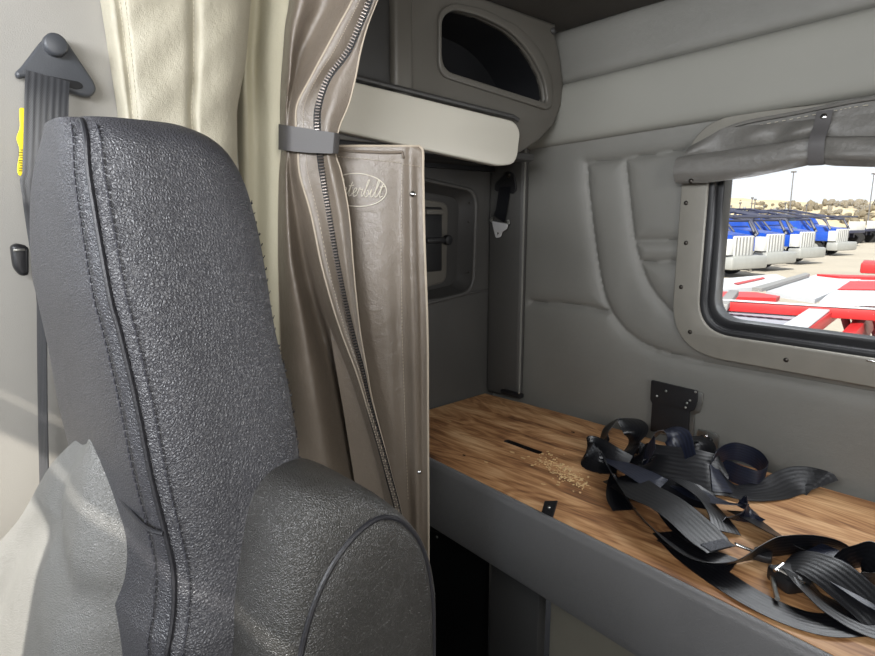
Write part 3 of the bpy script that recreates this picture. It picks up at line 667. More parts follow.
for xk_ in (xk, xk2):
    top, bot = rollp(xk_)
    zt_ = P(821, 112, 1, ys)[2] if xk_ == xk else 1.475
    cl_ = [(xk_, ys-.012, zt_), (xk_, ys-.022, zt_-.03), (xk_, ys-.040, top-.005), (xk_, ys-.042, (top+bot)/2), (xk_, ys-.030, bot-.002), (xk_, ys-.012, bot+.004)]
    cl_ = catmull(cl_, 5); v_, f_, u_ = ribbon_mesh(cl_, [(1, 0, 0)]*len(cl_), .030, .002); w_ = mobj('strap', v_, f_, M['strapdk'], sh, uvs=u_)
    MB().dome((xk_, ys-.014, zt_-.012), (0, -1, .2), .0085, .005).build('snap', M['chrome'], w_)
q = P(708, 147, 1, ys); MB().dome(q, (0, -1, .2), .0075, .005).build('snap', M['chrome'], sh)
q = P(691, 181, 1, ys-.035); MB().dome(q, (0, -1, 0), .006, .005).build('snap', M['screw'], sh)

# ================================================================== CAB SIDE: seat-belt, quilted pad, curtain
sb = thing('seat_belt', 'grey shoulder belt on a triangular anchor beside the seat headrest', 'seat belt', (XC, .2, 1.42))
xb = XC+.014
def cabp(u, v, x=xb): return P(u, v, 0, x)
pts = [(50, 33), (58, 34), (64, 39), (93, 82), (96, 90), (90, 98), (78, 96), (30, 78), (17, 79), (14, 73), (20, 68), (40, 42)]
A3 = roundpoly([tuple(cabp(*q)[1:]) for q in pts], .006, 4)
plate(A3, [], .014, .004, lambda a, b, c: (xb+c, a, b)).build('anchor', M['dring'], sb, ang=35)
q = cabp(54, 46, xb+.007); MB().cyl(q, q+np.array([.014, 0, 0]), .0135, bev=.003).build('bolt_cap', M['dring'], sb)
slot_o = [tuple(cabp(*q, xb+.007)[1:]) for q in [(28, 72), (80, 82), (84, 87), (78, 90), (28, 77)]]
plate(roundpoly(slot_o, .004, 3), [], .002, .0005, lambda a, b, c: (xb+.007+c, a, b)).build('slot', M['void'], sb)
bc_ = [cabp(48, 76, xb+.016), cabp(47, 100, xb+.02), cabp(46, 140, xb+.022), cabp(44, 200, xb+.022), cabp(42, 270, xb+.022), cabp(42, 340, xb+.02), cabp(43, 420, xb+.018), cabp(45, 520, xb+.018), cabp(47, 640, xb+.018)]
bc_ = catmull(bc_, 8); L_ = len(bc_)
sd_ = [(.12*min(1, i/20), 1., 0) if i < 24 else (math.sin(min(1, (i-24)/12)*1.2), math.cos(min(1, (i-24)/12)*1.2), 0) for i in range(L_)]
v_, f_, u_ = ribbon_mesh(bc_, sd_, [.047 if i < 22 else max(.020, .052-.003*(i-22)) for i in range(L_)], .0022); mobj('webbing', v_, f_, M['webgrey'], sb, uvs=u_)
yo = [tuple(cabp(*q, xb+.012)[1:]) for q in [(19, 107), (27, 109), (27, 120), (24, 124), (27, 130), (28, 176), (18, 176), (17, 168), (20, 150), (16, 138), (20, 128)]]
yt = plate(roundpoly(yo, .004, 3), [], .003, .0008, lambda a, b, c: (xb+.012+c, a, b)).build('tag', M['yellow'], sb); tag(yt, 'yellow plastic tag')
ms = MB()
for k in range(9):
    q = cabp(22.5, 150+k*2.6, xb+.0142); ms.box(q, (.0006, .008 if k % 3 else .005, .0012))
ms.build('print', M['yellowdk'], yt, smooth=False)
q = cabp(18, 259, xb+.01)
to = [tuple(cabp(*q, xb+.01)[1:]) for q in [(10, 246), (16, 243), (28, 246), (28, 275), (20, 276), (13, 268)]]
plate(roundpoly(to, .006, 4), [], .02, .005, lambda a, b, c: (xb+.01+c, a, b)).build('latch_tongue', M['black'], sb, ang=35)
q = cabp(19, 250, xb+.021); MB().box(q, (.002, .012, .003), .0005).build('slit', M['steel'], sb)

# quilted pad on the cab side, behind the headrest
XP = XC+.002
qp = []
vsn = np.linspace(-175, 420, 84); usn = np.linspace(0, 1, 60)
def ul(v): return np.interp(v, [-40, 0, 110, 420], [97, 100, 117, 150])
def ur(v): return np.interp(v, [-40, 0, 60, 110, 420], [254, 251, 246, 237, 240])
rowsq = []
for v in vsn:
    row = []
    for t in usn:
        u = lerp(ul(v), ur(v), t)
        d1 = min(t, 1-t); pf = .045*(1-math.exp(-d1/.06)) 
        ts = .62; pf -= .013*math.exp(-((t-ts)/.035)**2)+.010*math.exp(-((t-.13)/.03)**2)
        pf += .003*math.sin(v*.09+t*5)*math.sin(t*9+v*.02)
        q_ = P(u, v, 0, XP+pf); q_[2] = min(q_[2], ZC-.004); row.append(q_)
    rowsq.append(row)
o = MB().grid(rowsq).build('trim_6', M['pad'], ang=80); struct(o)
stq = MB()
for ts, off in ((.62, .045), (.13, .045-.008), (.165, .04)):
    for v in np.arange(-30, 150, 5.2):
        def pt(v): 
            d1 = min(ts, 1-ts); pf = .045*(1-math.exp(-d1/.06)) - .013*math.exp(-((ts-.62)/.035)**2)-.010*math.exp(-((ts-.13)/.03)**2)+.003*math.sin(v*.09+ts*5)*math.sin(ts*9+v*.02)
            return P(lerp(ul(v), ur(v), ts), v, 0, XP+pf+.0006)
        stq.tube([pt(v), pt(v+3.4)], .0009, 5)
stq.build('stitching', M['thread_lt'], o)

# ------------------------------------------------------------------ curtain
CA, CB = (-1.0, .56), (-.82, .72)
ct = thing('sleeper_curtain', 'taupe vinyl sleeper curtain gathered by a grey tie band, with open zip and oval emblem', 'curtain', (-.91, .64, 1.0))
def csurf(rows, nv=110, nu=None, dens=7, zmax=ZC-.006, zig=0.):
    """rows: (v, [u...], [off...]) -> dense grid on the curtain line"""
    vs_ = [r[0] for r in rows]; arr = np.array([[*r[1], *r[2]] for r in rows], float); k = len(rows[0][1])
    full = []
    for a in catmull([np.array([v, *r]) for v, r in zip(vs_, arr)], max(2, nv//len(rows))):
        v = a[0]; us = a[1:1+k]; of = a[1+k:]
        line = catmull([np.array([x, y]) for x, y in zip(us, of)], dens)
        rr = []
        for x, y in line:
            p = V(x, v, CA, CB, y); 
            if p[2] > zmax: p = p*1.; p[2] = zmax
            rr.append(p)
        full.append(rr)
    return full
#        v     left  crest valley strip zipL  zipR  right          offsets
BR = [(-210, [293, 308, 334, 394, 408, 420, 428], [.006, .05, .02, .06, .050, .050, .045]),
      (-120, [291, 306, 332, 380, 392, 402, 408], [.006, .05, .02, .06, .050, .050, .045]),
      (-40, [290, 303, 330, 368, 380, 389, 394], [.006, .05, .02, .06, .050, .050, .045]),
      (0, [289, 300, 326, 352.5, 369, 375, 377.5], [.006, .052, .022, .062, .050, .05, .045]),
      (26, [285, 294, 314, 338.5, 359, 364, 367.5], [.006, .05, .02, .062, .048, .05, .045]),
      (52, [283, 291, 302, 324.5, 347, 354, 360.5], [.006, .05, .018, .062, .048, .05, .045]),
      (78, [281, 289, 296, 310.5, 328, 341, 355.5], [.006, .048, .025, .062, .05, .055, .045]),
      (104, [280, 286, 290, 297.5, 319, 333, 349], [.006, .045, .04, .062, .052, .06, .045]),
      (126, [280, 285, 289, 296, 317.5, 328, 340], [.006, .04, .045, .058, .056, .06, .045]),
      (150, [281, 286, 290, 298, 320, 328, 335], [.006, .04, .045, .058, .056, .06, .045]),
      (175, [279, 286, 291, 300, 323, 332, 342], [.006, .045, .035, .06, .05, .062, .045]),
      (214, [278, 287, 297, 311, 329, 340, 349], [.006, .05, .02, .06, .05, .06, .045]),
      (262, [278, 291, 305, 321, 337, 346, 353], [.006, .052, -.006, .06, .05, .058, .045]),
      (300, [279, 298, 314, 331, 344.5, 351, 356.5], [.006, .052, -.018, .06, .05, .055, .045]),
      (334, [280, 304, 324, 342, 352, 357, 360.5], [.006, .05, -.028, .058, .05, .052, .045]),
      (371, [281, 310, 336, 356, 361.5, 364.5, 367], [.006, .05, -.036, .056, .05, .05, .045]),
      (403, [282, 315, 345, 366, 368.5, 370.5, 373], [.006, .05, -.040, .054, .05, .048, .044]),
      (471, [284, 325, 362, 386, 387.5, 389, 390.5], [.006, .046, -.040, .052, .05, .046, .044]),
      (540, [286, 332, 376, 402, 403.5, 405, 406.5], [.006, .042, -.004, .05, .048, .046, .044]),
      (700, [288, 340, 395, 424, 425.5, 427, 428.5], [.006, .04, -.004, .05, .048, .046, .044])]
g_ = csurf(BR, 220, dens=8)
bp1 = MB().grid(g_).build('gathered_panel', M['curtain'], ct, ang=75)
# pale edging down the strip's left edge and the far right edge
jc = 3*8
MB().tube([r[jc]+0 for r in g_], .0017, 6).build('edging', M['cedge'], bp1)
MB().tube([r[-1] for r in g_], .0014, 6).build('edging', M['cedge'], bp1)
sts = MB()
for i in range(20, len(g_)-1):
    a, b = g_[i][jc+3], g_[i+1][jc+3]; sts.tube([a+(b-a)*.1+FW*-.0008, a+(b-a)*.6+FW*-.0008], .0006, 5)
sts.build('stitching', M['cedge'], bp1)
# zipper
zline = [r[4*8] for r in g_]
zp = catmull(zline, 1); seg_ = [np.linalg.norm(zline[i+1]-zline[i]) for i in range(len(zline)-1)]; cum = np.concatenate([[0], np.cumsum(seg_)])
nrm = np.array([-.664, .747, 0]); nrm = np.array([(CB[1]-CA[1]), -(CB[0]-CA[0]), 0]); nrm /= np.linalg.norm(nrm); 
if nrm @ (CAM-np.array([*CA, 0])) < 0: nrm = -nrm
along = np.cross(nrm, [0, 0, 1.])
def zat(s): return np.array([np.interp(s, cum, [q[k] for q in zline]) for k in range(3)])
zt_ = MB(); tape = []
zpb = thing  # noqa
for s in np.arange(.01, cum[-1]-.01, .0052):
    p = zat(s); t = zat(s+.003)-zat(s-.003); t /= np.linalg.norm(t); sdv = np.cross(t, nrm); rot = Matrix([list(sdv), list(t), list(nrm)]).transposed()
    zt_.box(p+nrm*.0035-sdv*.0006, (.0088, .0030, .0040), .0007, rot, seg=1)
for i in range(len(zline)):
    t = zline[min(i+1, len(zline)-1)]-zline[max(i-1, 0)]; t /= np.linalg.norm(t); sdv = np.cross(t, nrm); tape.append([zline[i]+sdv*f_*.0066+nrm*(.0016-.0006*abs(f_)) for f_ in (-1, -.5, 0, .5, 1)])
zp_ = MB().grid(tape).build('zipper', M['void'], bp1, ang=60)
zt_.build('zipper_teeth', mat('zipper_teeth', rgb(112, 104, 98), .3, .7, var=(300, .1)), zp_)
# cream lining panel on the wall side of the curtain
LR = [(-210, [238, 246, 258, 272, 294], [-.03, .012, -.004, .012, .0]), (-120, [238, 246, 258, 272, 292], [-.03, .012, -.004, .012, .0]), (0, [238, 246, 258, 272, 292], [-.03, .012, -.004, .012, .0]),
      (60, [236, 244, 254, 268, 288], [-.03, .012, -.006, .012, .0]), (130, [232, 244, 256, 270, 284], [-.03, .010, -.002, .010, .0]),
      (300, [232, 246, 258, 270, 284], [-.03, .008, .0, .008, .0]), (520, [236, 248, 260, 272, 290], [-.03, .008, .0, .008, .0]), (700, [236, 248, 260, 272, 290], [-.03, .008, .0, .008, .0])]
ln = MB().grid(csurf(LR, 80, dens=6)).build('lining', M['cream'], ct, ang=75); tag(ln, 'cream lining panel')
le = [r[0] for r in g_ if r[0][2] < 1.36]
MB().tube([p-along*.001 for p in le], .0015, 6).build('edging', M['cedge'], ln)
# pocket panel with the emblem
FRr = [(146, [322, 350, 380, 402, 410, 415, 419.5], [.004, .012, .010, .006, .012, .010, .006]),
       (152, [322, 350, 380, 402, 410, 417, 423], [.004, .013, .010, .006, .013, .010, .006]),
       (175, [322, 350, 380, 401, 410, 417, 423.2], [.004, .012, .012, .004, .015, .008, .006]),
       (240, [322, 352, 380, 401, 411, 418, 424.5], [.004, .013, .014, .004, .017, .006, .006]),
       (330, [330, 358, 384, 402, 413, 421, 427.5], [.004, .014, .018, .004, .018, .004, .006]),
       (420, [345, 368, 390, 405, 415, 422, 428], [.004, .012, .016, .004, .016, .004, .006]),
       (520, [360, 380, 398, 409, 417, 423, 428.5], [.004, .010, .012, .004, .014, .004, .006]),
       (620, [370, 388, 402, 412, 418, 424, 428.5], [.004, .010, .010, .004, .012, .004, .006]),
       (720, [370, 388, 402, 412, 418, 424, 428.5], [.004, .010, .010, .004, .012, .004, .006])]
fgd = csurf(FRr, 160, dens=7)
fpn = MB().grid(fgd).build('pocket_panel', M['curtain'], ct, ang=75)
MB().tube([r[-1] for r in fgd], .0022, 6).tube(fgd[0], .0022, 6).build('edging', M['cedge'], fpn)
hs = MB()
def fpoint(u, v, lift=.0012):
    # nearest panel row / column interpolation
    for i in range(len(fgd)-1):
        pass
    return None
def surf_off(u, v, rows):
    vs_ = [r[0] for r in rows]; us = [np.interp(v, vs_, [r[1][k] for r in rows]) for k in range(len(rows[0][1]))]
    of = [np.interp(v, vs_, [r[2][k] for r in rows]) for k in range(len(rows[0][1]))]
    return np.interp(u, us, of)
def fp_(u, v, lift=.0022): return V(u, v, CA, CB, surf_off(u, v, FRr)+lift)
for u in np.arange(338, 399, 3.2): hs.tube([fp_(u, 156.5+(u-338)*.10), fp_(u+2, 156.5+(u+2-338)*.10)], .0006, 5)
for v in np.arange(164, 500, 3.4):
    uu = np.interp(v, [164, 240, 330, 420, 520], [402, 401, 402, 405, 409]); hs.tube([fp_(uu, v), fp_(uu, v+2)], .0006, 5)
for u in np.arange(403, 421, 3): hs.tube([fp_(u, 164+(u-403)*.15), fp_(u+1.8, 164.3+(u-403)*.15)], .0006, 5)
hs.build('stitching', M['cedge'], fpn)
MB().tube([fp_(u, v, .002) for u, v in [(336, 150), (360, 151.5), (385, 152.5), (402, 152), (403, 158)]], .0028, 8).build('hem', M['curtain'], fpn)
q = fp_(412.5, 194, .001); sn1 = MB().dome(q, nrm, .0062, .0045).build('snap', M['chrome'], fpn)
q = fp_(419, 472, .001); MB().dome(q, nrm, .0045, .004).build('snap', M['chrome'], fpn)
# emblem: oval outline with script lettering
em = MB(); ecx, ecy, erx, ery = 357., 190., 29.5, 16.5
def ep(a, b, l=.0026): return fp_(a, b, l)
em.tube([ep(ecx+erx*math.cos(t), ecy+ery*math.sin(t)-.10*erx*0+ (erx*math.cos(t))*.03) for t in np.linspace(0, 2*math.pi, 61)[:-1]], .0010, 6, closed=True)
# cursive strokes (unit: letter box), laid left to right: P e t e r b i l t
SC = {'P': ([[(.1, 0), (.28, 1.5)], [(.0, 1.25), (.3, 1.55), (.75, 1.45), (.72, 1.0), (.3, .75)]], .75),
      'e': ([[(0, .25), (.3, .45), (.38, .68), (.22, .72), (.12, .4), (.22, .05), (.5, .15)]], .46),
      't': ([[(0, .15), (.2, .7), (.34, 1.25), (.2, .5), (.22, .06), (.45, .15)], [(.08, .9), (.5, .95)]], .42),
      'r': ([[(0, .15), (.16, .75), (.28, .62), (.42, .66), (.38, .3), (.44, .05), (.56, .15)]], .52),
      'b': ([[(0, .15), (.22, .8), (.36, 1.4), (.24, 1.35), (.16, .4), (.24, .04), (.42, .14), (.46, .5), (.3, .55)], ], .52),
      'i': ([[(0, .2), (.16, .7), (.14, .2), (.22, .04), (.4, .15)], [(.22, .98), (.25, 1.04)]], .36),
      'l': ([[(0, .15), (.24, .8), (.36, 1.4), (.24, 1.38), (.16, .4), (.22, .05), (.4, .15)]], .38)}
xx = 0; tot = sum(SC[k][1] for k in 'Peterbilt'); scl = 50/tot
for k in 'Peterbilt':
    for stk in SC[k][0]:
        pts_ = catmull(stk, 5) if len(stk) > 2 else stk
        em.tube([ep(332+(xx+a+.18*b)*scl, 197+(xx*scl-25)*.04-b*scl*1.02) for a, b in pts_], .0008, 5)
    xx += SC[k][1]
em.build('emblem', M['emb'], fpn)
# tie band round the gathered part
tl, tr = [], []
band = []
for t in np.linspace(0, 1, 24):
    u = lerp(278.5, 339.5, t); off = .070*min(1, max(t, .01)/.18)**.5-(.02*((t-.9)/.1)**2 if t > .9 else 0)
    vt = lerp(124, 133.5, t); vb = lerp(149.5, 153.5, t)+1.2*math.sin(math.pi*t)
    band.append([V(u-(1.5 if t > .9 else 0)*k, lerp(vt, vb, k), CA, CB, off+.004) for k in np.linspace(0, 1, 6)])
inner = [[p-nrm*.003 for p in r] for r in band]
tb_ = MB().grid(band).grid(inner).grid([[r[0] for r in band], [r[0] for r in inner]]).grid([[r[-1] for r in band], [r[-1] for r in inner]]).grid([band[0], inner[0]]).grid([band[-1], inner[-1]]).build('tie_band', M['strapdk'], ct, ang=40); tag(tb_, 'flat grey tie band')

# ================================================================== SEAT
se = thing('passenger_seat', 'black leather truck passenger seat with tall headrest, grey lower cushion and raised armrest', 'seat', (-.62, .1, 0))
FRONT = [(88, 113), (88.5, 125), (89, 150), (91, 176), (101, 237), (113, 302), (121, 330), (138, 401), (153, 477), (168, 537), (176, 577), (175, 620), (169, 656)]
REAR = [(126, 113), (160, 115), (186, 121), (216, 136), (242, 171), (257, 217), (267, 272), (276, 332), (289, 391), (299, 467), (306, 540), (311, 600), (313, 656)]
def xs_of(v): return -.47+(v-110)/546*.07
def sp3(u, v): return P(u, v, 0, xs_of(v))
fr3 = [sp3(*q) for q in catmull(FRONT, 6)]; rr3 = [sp3(*q) for q in catmull(REAR, 6)]
fz = np.array([q[2] for q in fr3]); fy = np.array([q[1] for q in fr3]); fx = np.array([q[0] for q in fr3])
rz_ = np.array([q[2] for q in rr3]); ry = np.array([q[1] for q in rr3])
ZT = fz[0]; rz_ = np.minimum(rz_*1.0, 9); rz_[0] = ZT
yF = lambda z: float(np.interp(-z, -fz, fy)); yRr = lambda z: float(np.interp(-z, -rz_, ry)); xN = lambda z: float(np.interp(-z, -fz, fx))
zlo = fz[-1]
zs = list(ZT-.16*(1-np.cos(np.linspace(0, math.pi/2, 26))))+list(np.linspace(ZT-.17, zlo, 60)[1:])+list(np.linspace(zlo, .46, 8)[1:])
def xF(z):                                     # far side
    d = max(0, ZT-z); return -.735+.17*max(0, 1-d/.17)**2.2
near, front, far, rear_ = [], [], [], []
for z in zs:
    a, b = yF(z), yRr(z); d = ZT-z; xi = .016*max(0, 1-d/.022)**2
    x0 = xN(z)-xi; x1 = xF(z); w = abs(x1-x0)
    near.append([np.array([x0+.010*(1-abs(2*t-1)**3)-.004*math.exp(-t/.05)-.004*math.exp(-(1-t)/.06), lerp(a, b, t), z]) for t in np.linspace(0, 1, 30)])
    fr_ = []
    for t in np.linspace(0, 1, 30):
        bul = .012*(1-abs(2*min(t*1.0, 1)-1)**4)-.006*math.exp(-t/.025)-.0*t
        rd = max(0, (t-.72)/.28); back = .055*rd**2.6
        fr_.append(np.array([lerp(x0-.004, x1, t), a-bul+back+.006-.006*math.exp(-t/.025)*0-.006, z]))
    front.append(fr_)
    y1 = fr_[-1][1]
    far.append([np.array([x1+.02*(t**3), lerp(y1, b-.01, t), z]) for t in np.linspace(0, 1, 10)])
    rear_.append([lerp(far[-1][-1], near[-1][-1], t)+np.array([0, .012*math.sin(math.pi*t), 0]) for t in np.linspace(0, 1, 12)])
hd = MB().grid(near).build('side_panel', M['leather'], se, ang=60); tag(hd, 'wide black leather side panel')
hf = MB().grid(front).build('headrest_front', M['leather'], se, ang=60)
hb = MB().grid(far).grid(rear_).add([p for row in (front[0], far[0], rear_[0], near[0][::-1]) for p in row], [tuple(range(30+10+12+30))]).build('rear_cover', M['leather'], se, ang=60)
# piping and stitching along the long seam, cross seam under the headrest
sm = [near[i][0]+np.array([.001, -.0005, 0]) for i in range(3, len(zs))]
MB().tube(sm, .0019, 8).build('piping', M['piping'], hd)
st1 = MB(); acc = 0
def stitch_line(mb, pts_, step=.0056, ln=.0042, r=.0008):
    cum_ = np.concatenate([[0], np.cumsum([np.linalg.norm(pts_[i+1]-pts_[i]) for i in range(len(pts_)-1)])])
    f_ = lambda s: np.array([np.interp(s, cum_, [q[k] for q in pts_]) for k in range(3)])
    for s in np.arange(.002, cum_[-1]-.006, step): mb.tube([f_(s), f_(s+ln*.5)+np.array([.0006, -.0004, 0]), f_(s+ln)], r, 5)
stitch_line(st1, [front[i][2]+np.array([.0008, -.0012, 0]) for i in range(4, len(zs))])
st1.build('stitching', M['thread'], hf)
st2 = MB(); stitch_line(st2, [near[i][2]+np.array([.0012, 0, 0]) for i in range(4, len(zs))]); st2.build('stitching', M['thread'], hd)
zc_ = P(150, 540, 0, xs_of(540))[2]
MB().tube([np.array([lerp(xN(zc_), xN(zc_)-.075, t), yF(zc_)-.009*(1-math.exp(-t/.15))-.0008, zc_+.004*t*t]) for t in np.linspace(0.02, 1, 20)], .0017, 8).build('piping', M['piping'], hf)
# frayed edge threads along the rear edge
frd = MB()
for k in range(120):
    i = random.randint(14, 70); p = near[i][-1]; d = np.array([random.uniform(-.001, .001), random.uniform(.0003, .0016), random.uniform(-.0015, .0015)])
    frd.tube([p, p+d*.5, p+d+np.array([0, 0, .001])], .0004, 4)
frd.build('frayed_edge', M['piping'], hd); tag(hd.children[-1], kind='stuff')

# lower backrest: shouldered cushion wider than the headrest, with bolster seams
zb = lambda x: float(np.interp(-x, [.40, .43, .49, .535, .60, .686, .75, .83, .90], [1.0, 1.03, 1.07, 1.088, 1.06, 1.011, .935, .86, .80]))
def ybase(x, z):
    k = min(1, max(0, (-.425-x)/.10)); k = k*k*(3-2*k)
    return lerp(.124-.02*max(0, 1.0-z), .104-.28*max(0, min(1.06-z, .30)), k)
def PS(u, v):
    y = .09
    for _ in range(12): p = P(u, v, 1, y); y = .5*y+.5*ybase(max(p[0], -1.), p[2])
    return p[[0, 2]]
g1 = [PS(u, v) for u, v in [(74, 432), (64, 458), (54, 490), (50, 520), (55, 570), (64, 610), (78, 656), (95, 720)]]
g2 = [PS(u, v) for u, v in [(117, 540), (110, 575), (100, 615), (88, 656), (80, 720)]]
g3 = [PS(u, v) for u, v in [(-4, 600), (12, 560), (26, 540), (40, 535), (52, 525)]]
nE = catmull([(-.548, 1.088), (-.515, 1.06), (-.497, 1.03), (-.483, .995), (-.476, .96), (-.478, .91), (-.480, .86), (-.485, .78), (-.485, .46)], 8)
nEz = [-q[1] for q in nE]; nEx = [q[0] for q in nE]
fE = catmull([(-.56, 1.089), (-.60, 1.068), (-.64, 1.042), (-.690, 1.005), (-.755, .935), (-.83, .86), (-.885, .80), (-.898, .70), (-.90, .46)], 8); fEz = [-q[1] for q in fE]; fEx = [q[0] for q in fE]
XB = []; ZBk = []
for t in np.linspace(0, 1, 120):
    z = lerp(1.086, .46, t**1.3); a_ = np.interp(-z, nEz, nEx); b_ = np.interp(-z, fEz, fEx)
    XB.append([lerp(a_, b_, q) for q in np.linspace(0, 1, 100)]); ZBk.append([z]*100)
XB = np.array(XB); ZBk = np.array(ZBk); rowsb = []
DB = np.minimum(segdist(XB, ZBk, catmull(g1, 5)), segdist(XB, ZBk, catmull(g3, 5)))
for i in range(120):
    r = []
    for j in range(100):
        x, z = XB[i, j], ZBk[i, j]; dn = abs(XB[i, 0]-x); df = abs(XB[i, -1]-x)
        y = ybase(x, z)+.024*math.exp(-dn/.009)+.045*math.exp(-df/.014)-.008*(1-math.exp(-(DB[i, j]/.022)**2))-.012*math.exp(-((x+.80)/.06)**2)*min(1, max(0, (1.0-z)/.1))+.008
        r.append(np.array([x, y, z]))
    rowsb.append(r)
bs_ = [[np.array([p[0], .20, p[2]]) for p in r] for r in rowsb]
lo_ = MB().grid(rowsb).grid(bs_).grid([rowsb[0], bs_[0]]).grid([rowsb[-1], bs_[-1]]).grid([[r[-1] for r in rowsb], [r[-1] for r in bs_]]).grid([[r[0] for r in rowsb], [r[0] for r in bs_]])
lo = lo_.build('lower_cushion', M['insert'], se, ang=60); tag(lo, 'grey leather lower back cushion')
# seat base, out of frame below
MB().box((-.66, -.17, .40), (.50, .56, .14), .05, seg=4).build('seat_cushion', M['insert'], se)
MB().box((-.66, .14, .40), (.46, .12, .16), .02).build('recliner', M['black'], se)
MB().box((-.66, -.14, .17), (.38, .42, .34), .02).build('pedestal', M['black'], se)

# armrest folded up
ar = bpy.data.objects.new('armrest', None); link(ar, se); ar.empty_display_size = .03
def resample(L, n):
    L = [np.array(q, float) for q in L]; cum_ = np.concatenate([[0], np.cumsum([np.linalg.norm(L[i+1]-L[i]) for i in range(len(L)-1)])])
    return [np.array([np.interp(s, cum_, [q[k] for q in L]) for k in range(len(L[0]))]) for s in np.linspace(0, cum_[-1], n)]
XA = -.335
Nn = catmull([(296, 690), (300, 656), (311, 612), (328, 572), (350, 540), (372, 521), (388, 517), (404, 523), (418, 540), (427, 566), (432, 605), (433, 656), (432, 690)], 6)
Mm = catmull([(228, 690), (231, 656), (237, 600), (248, 550), (260, 508), (276, 484), (298, 471), (322, 469), (348, 478), (372, 495), (392, 520), (404, 560), (406, 610), (405, 690)], 6)
NA = 64
Nn = resample([P(u, v, 0, XA)[1:] for u, v in Nn], NA); Mm = resample([P(u, v, 0, -.392)[1:] for u, v in Mm], NA)
def bottomed(L): return [np.array([L[0][0], .80])]+list(L)+[np.array([L[-1][0], .80])]
Nn = bottomed(Nn); Mm = bottomed(Mm); cen = np.mean(Nn, axis=0)
ringsA = []
for k, x in ((0, XA), (.32, XA-.0025), (.55, XA-.007), (.75, XA-.014), (.9, XA-.024), (.98, XA-.036), (1, XA-.055), (1, XA-.075), (.97, XA-.09)):
    ringsA.append([np.array([x, *lerp(a, b, k)]) for a, b in zip(Nn, Mm)])
ca = MB().loft(ringsA, cap=False); ca.add(ringsA[-1], [tuple(range(len(ringsA[-1])))])
ca.build('cushion', M['leather_arm'], ar, ang=60)
cap = [[np.array([XA+h, *(cen+(a-cen)*k)]) for a in Nn] for k, h in ((1, -.001), (.97, .0015), (.9, .004), (.7, .006), (.4, .007), (.02, .0072))]
en = MB().loft(cap, cap=False).add(cap[-1], [tuple(range(len(cap[-1])))]).build('end_panel', M['leather_arm'], ar, ang=60)
MB().tube([np.array([XA+.0004, *a]) for a in Nn[1:-1]], .0021, 8).build('piping', M['piping'], en)
MB().box((-.405, .25, .79), (.05, .06, .06), .01).build('hinge', M['black'], ar)

# ================================================================== OUTSIDE
GZ = -1.3
mo = lambda n, c_, r=.6, **k: mat(n, tuple(q*.58 for q in c_), r, **k)
M['asphalt'] = mo('pale_asphalt', rgb(188, 180, 166), .9, var=(.4, .08), bump=[('noise', 30, .01)])
M['yline'] = mo('yellow_line_paint', rgb(224, 200, 120), .8, var=(3, .1))
M['tblue'] = mo('truck_blue', rgb(30, 84, 196), .35, var=(2, .05)); M['twhite'] = mo('truck_white', rgb(226, 228, 228), .4, var=(2, .04))
M['talu'] = mo('truck_aluminium', rgb(196, 198, 196), .4, metal=.4, var=(3, .06)); M['tdark'] = mo('truck_frame', rgb(56, 60, 84), .5, var=(3, .1))
M['tyre'] = mo('tyre', rgb(34, 34, 36), .8, var=(5, .1)); M['tglass'] = mo('truck_glass', rgb(86, 150, 170), .15, var=(1, .1))
M['red'] = mo('deck_red', rgb(206, 40, 44), .45, var=(2, .06)); M['deckw'] = mo('deck_plate', rgb(214, 218, 226), .5, var=(2, .05)); M['deckg'] = mo('deck_grey', rgb(150, 150, 150), .5, var=(2, .06))
M['deckp'] = mo('perforated_plate', rgb(170, 178, 192), .5, var=(2, .05)); M['hill'] = mo('dry_hill', rgb(206, 190, 158), .95, var=(.15, .14), bump=[('noise', .3, .6)]); M['tree'] = mo('bare_tree', rgb(126, 116, 98), .95, var=(.5, .25))
M['pole'] = mo('pole_paint', rgb(110, 108, 110), .6, var=(2, .1))
gd = MB().box((0, 150, GZ-.05), (400, 320, .1)).build('ground', M['asphalt'], smooth=False); struct(gd)
G = lambda u, v: P(u, v, 2, GZ)
a, b = G(770, 268), G(860, 253); d = (b-a); 
yl_ = MB().add([a-d*1+[0, -.08, .004], b+d*2+[0, -.08, .004], b+d*2+[0, .10, .004], a-d*1+[0, .10, .004]], [(0, 1, 2, 3)]).build('trim_8', M['yline'], smooth=False); struct(yl_)

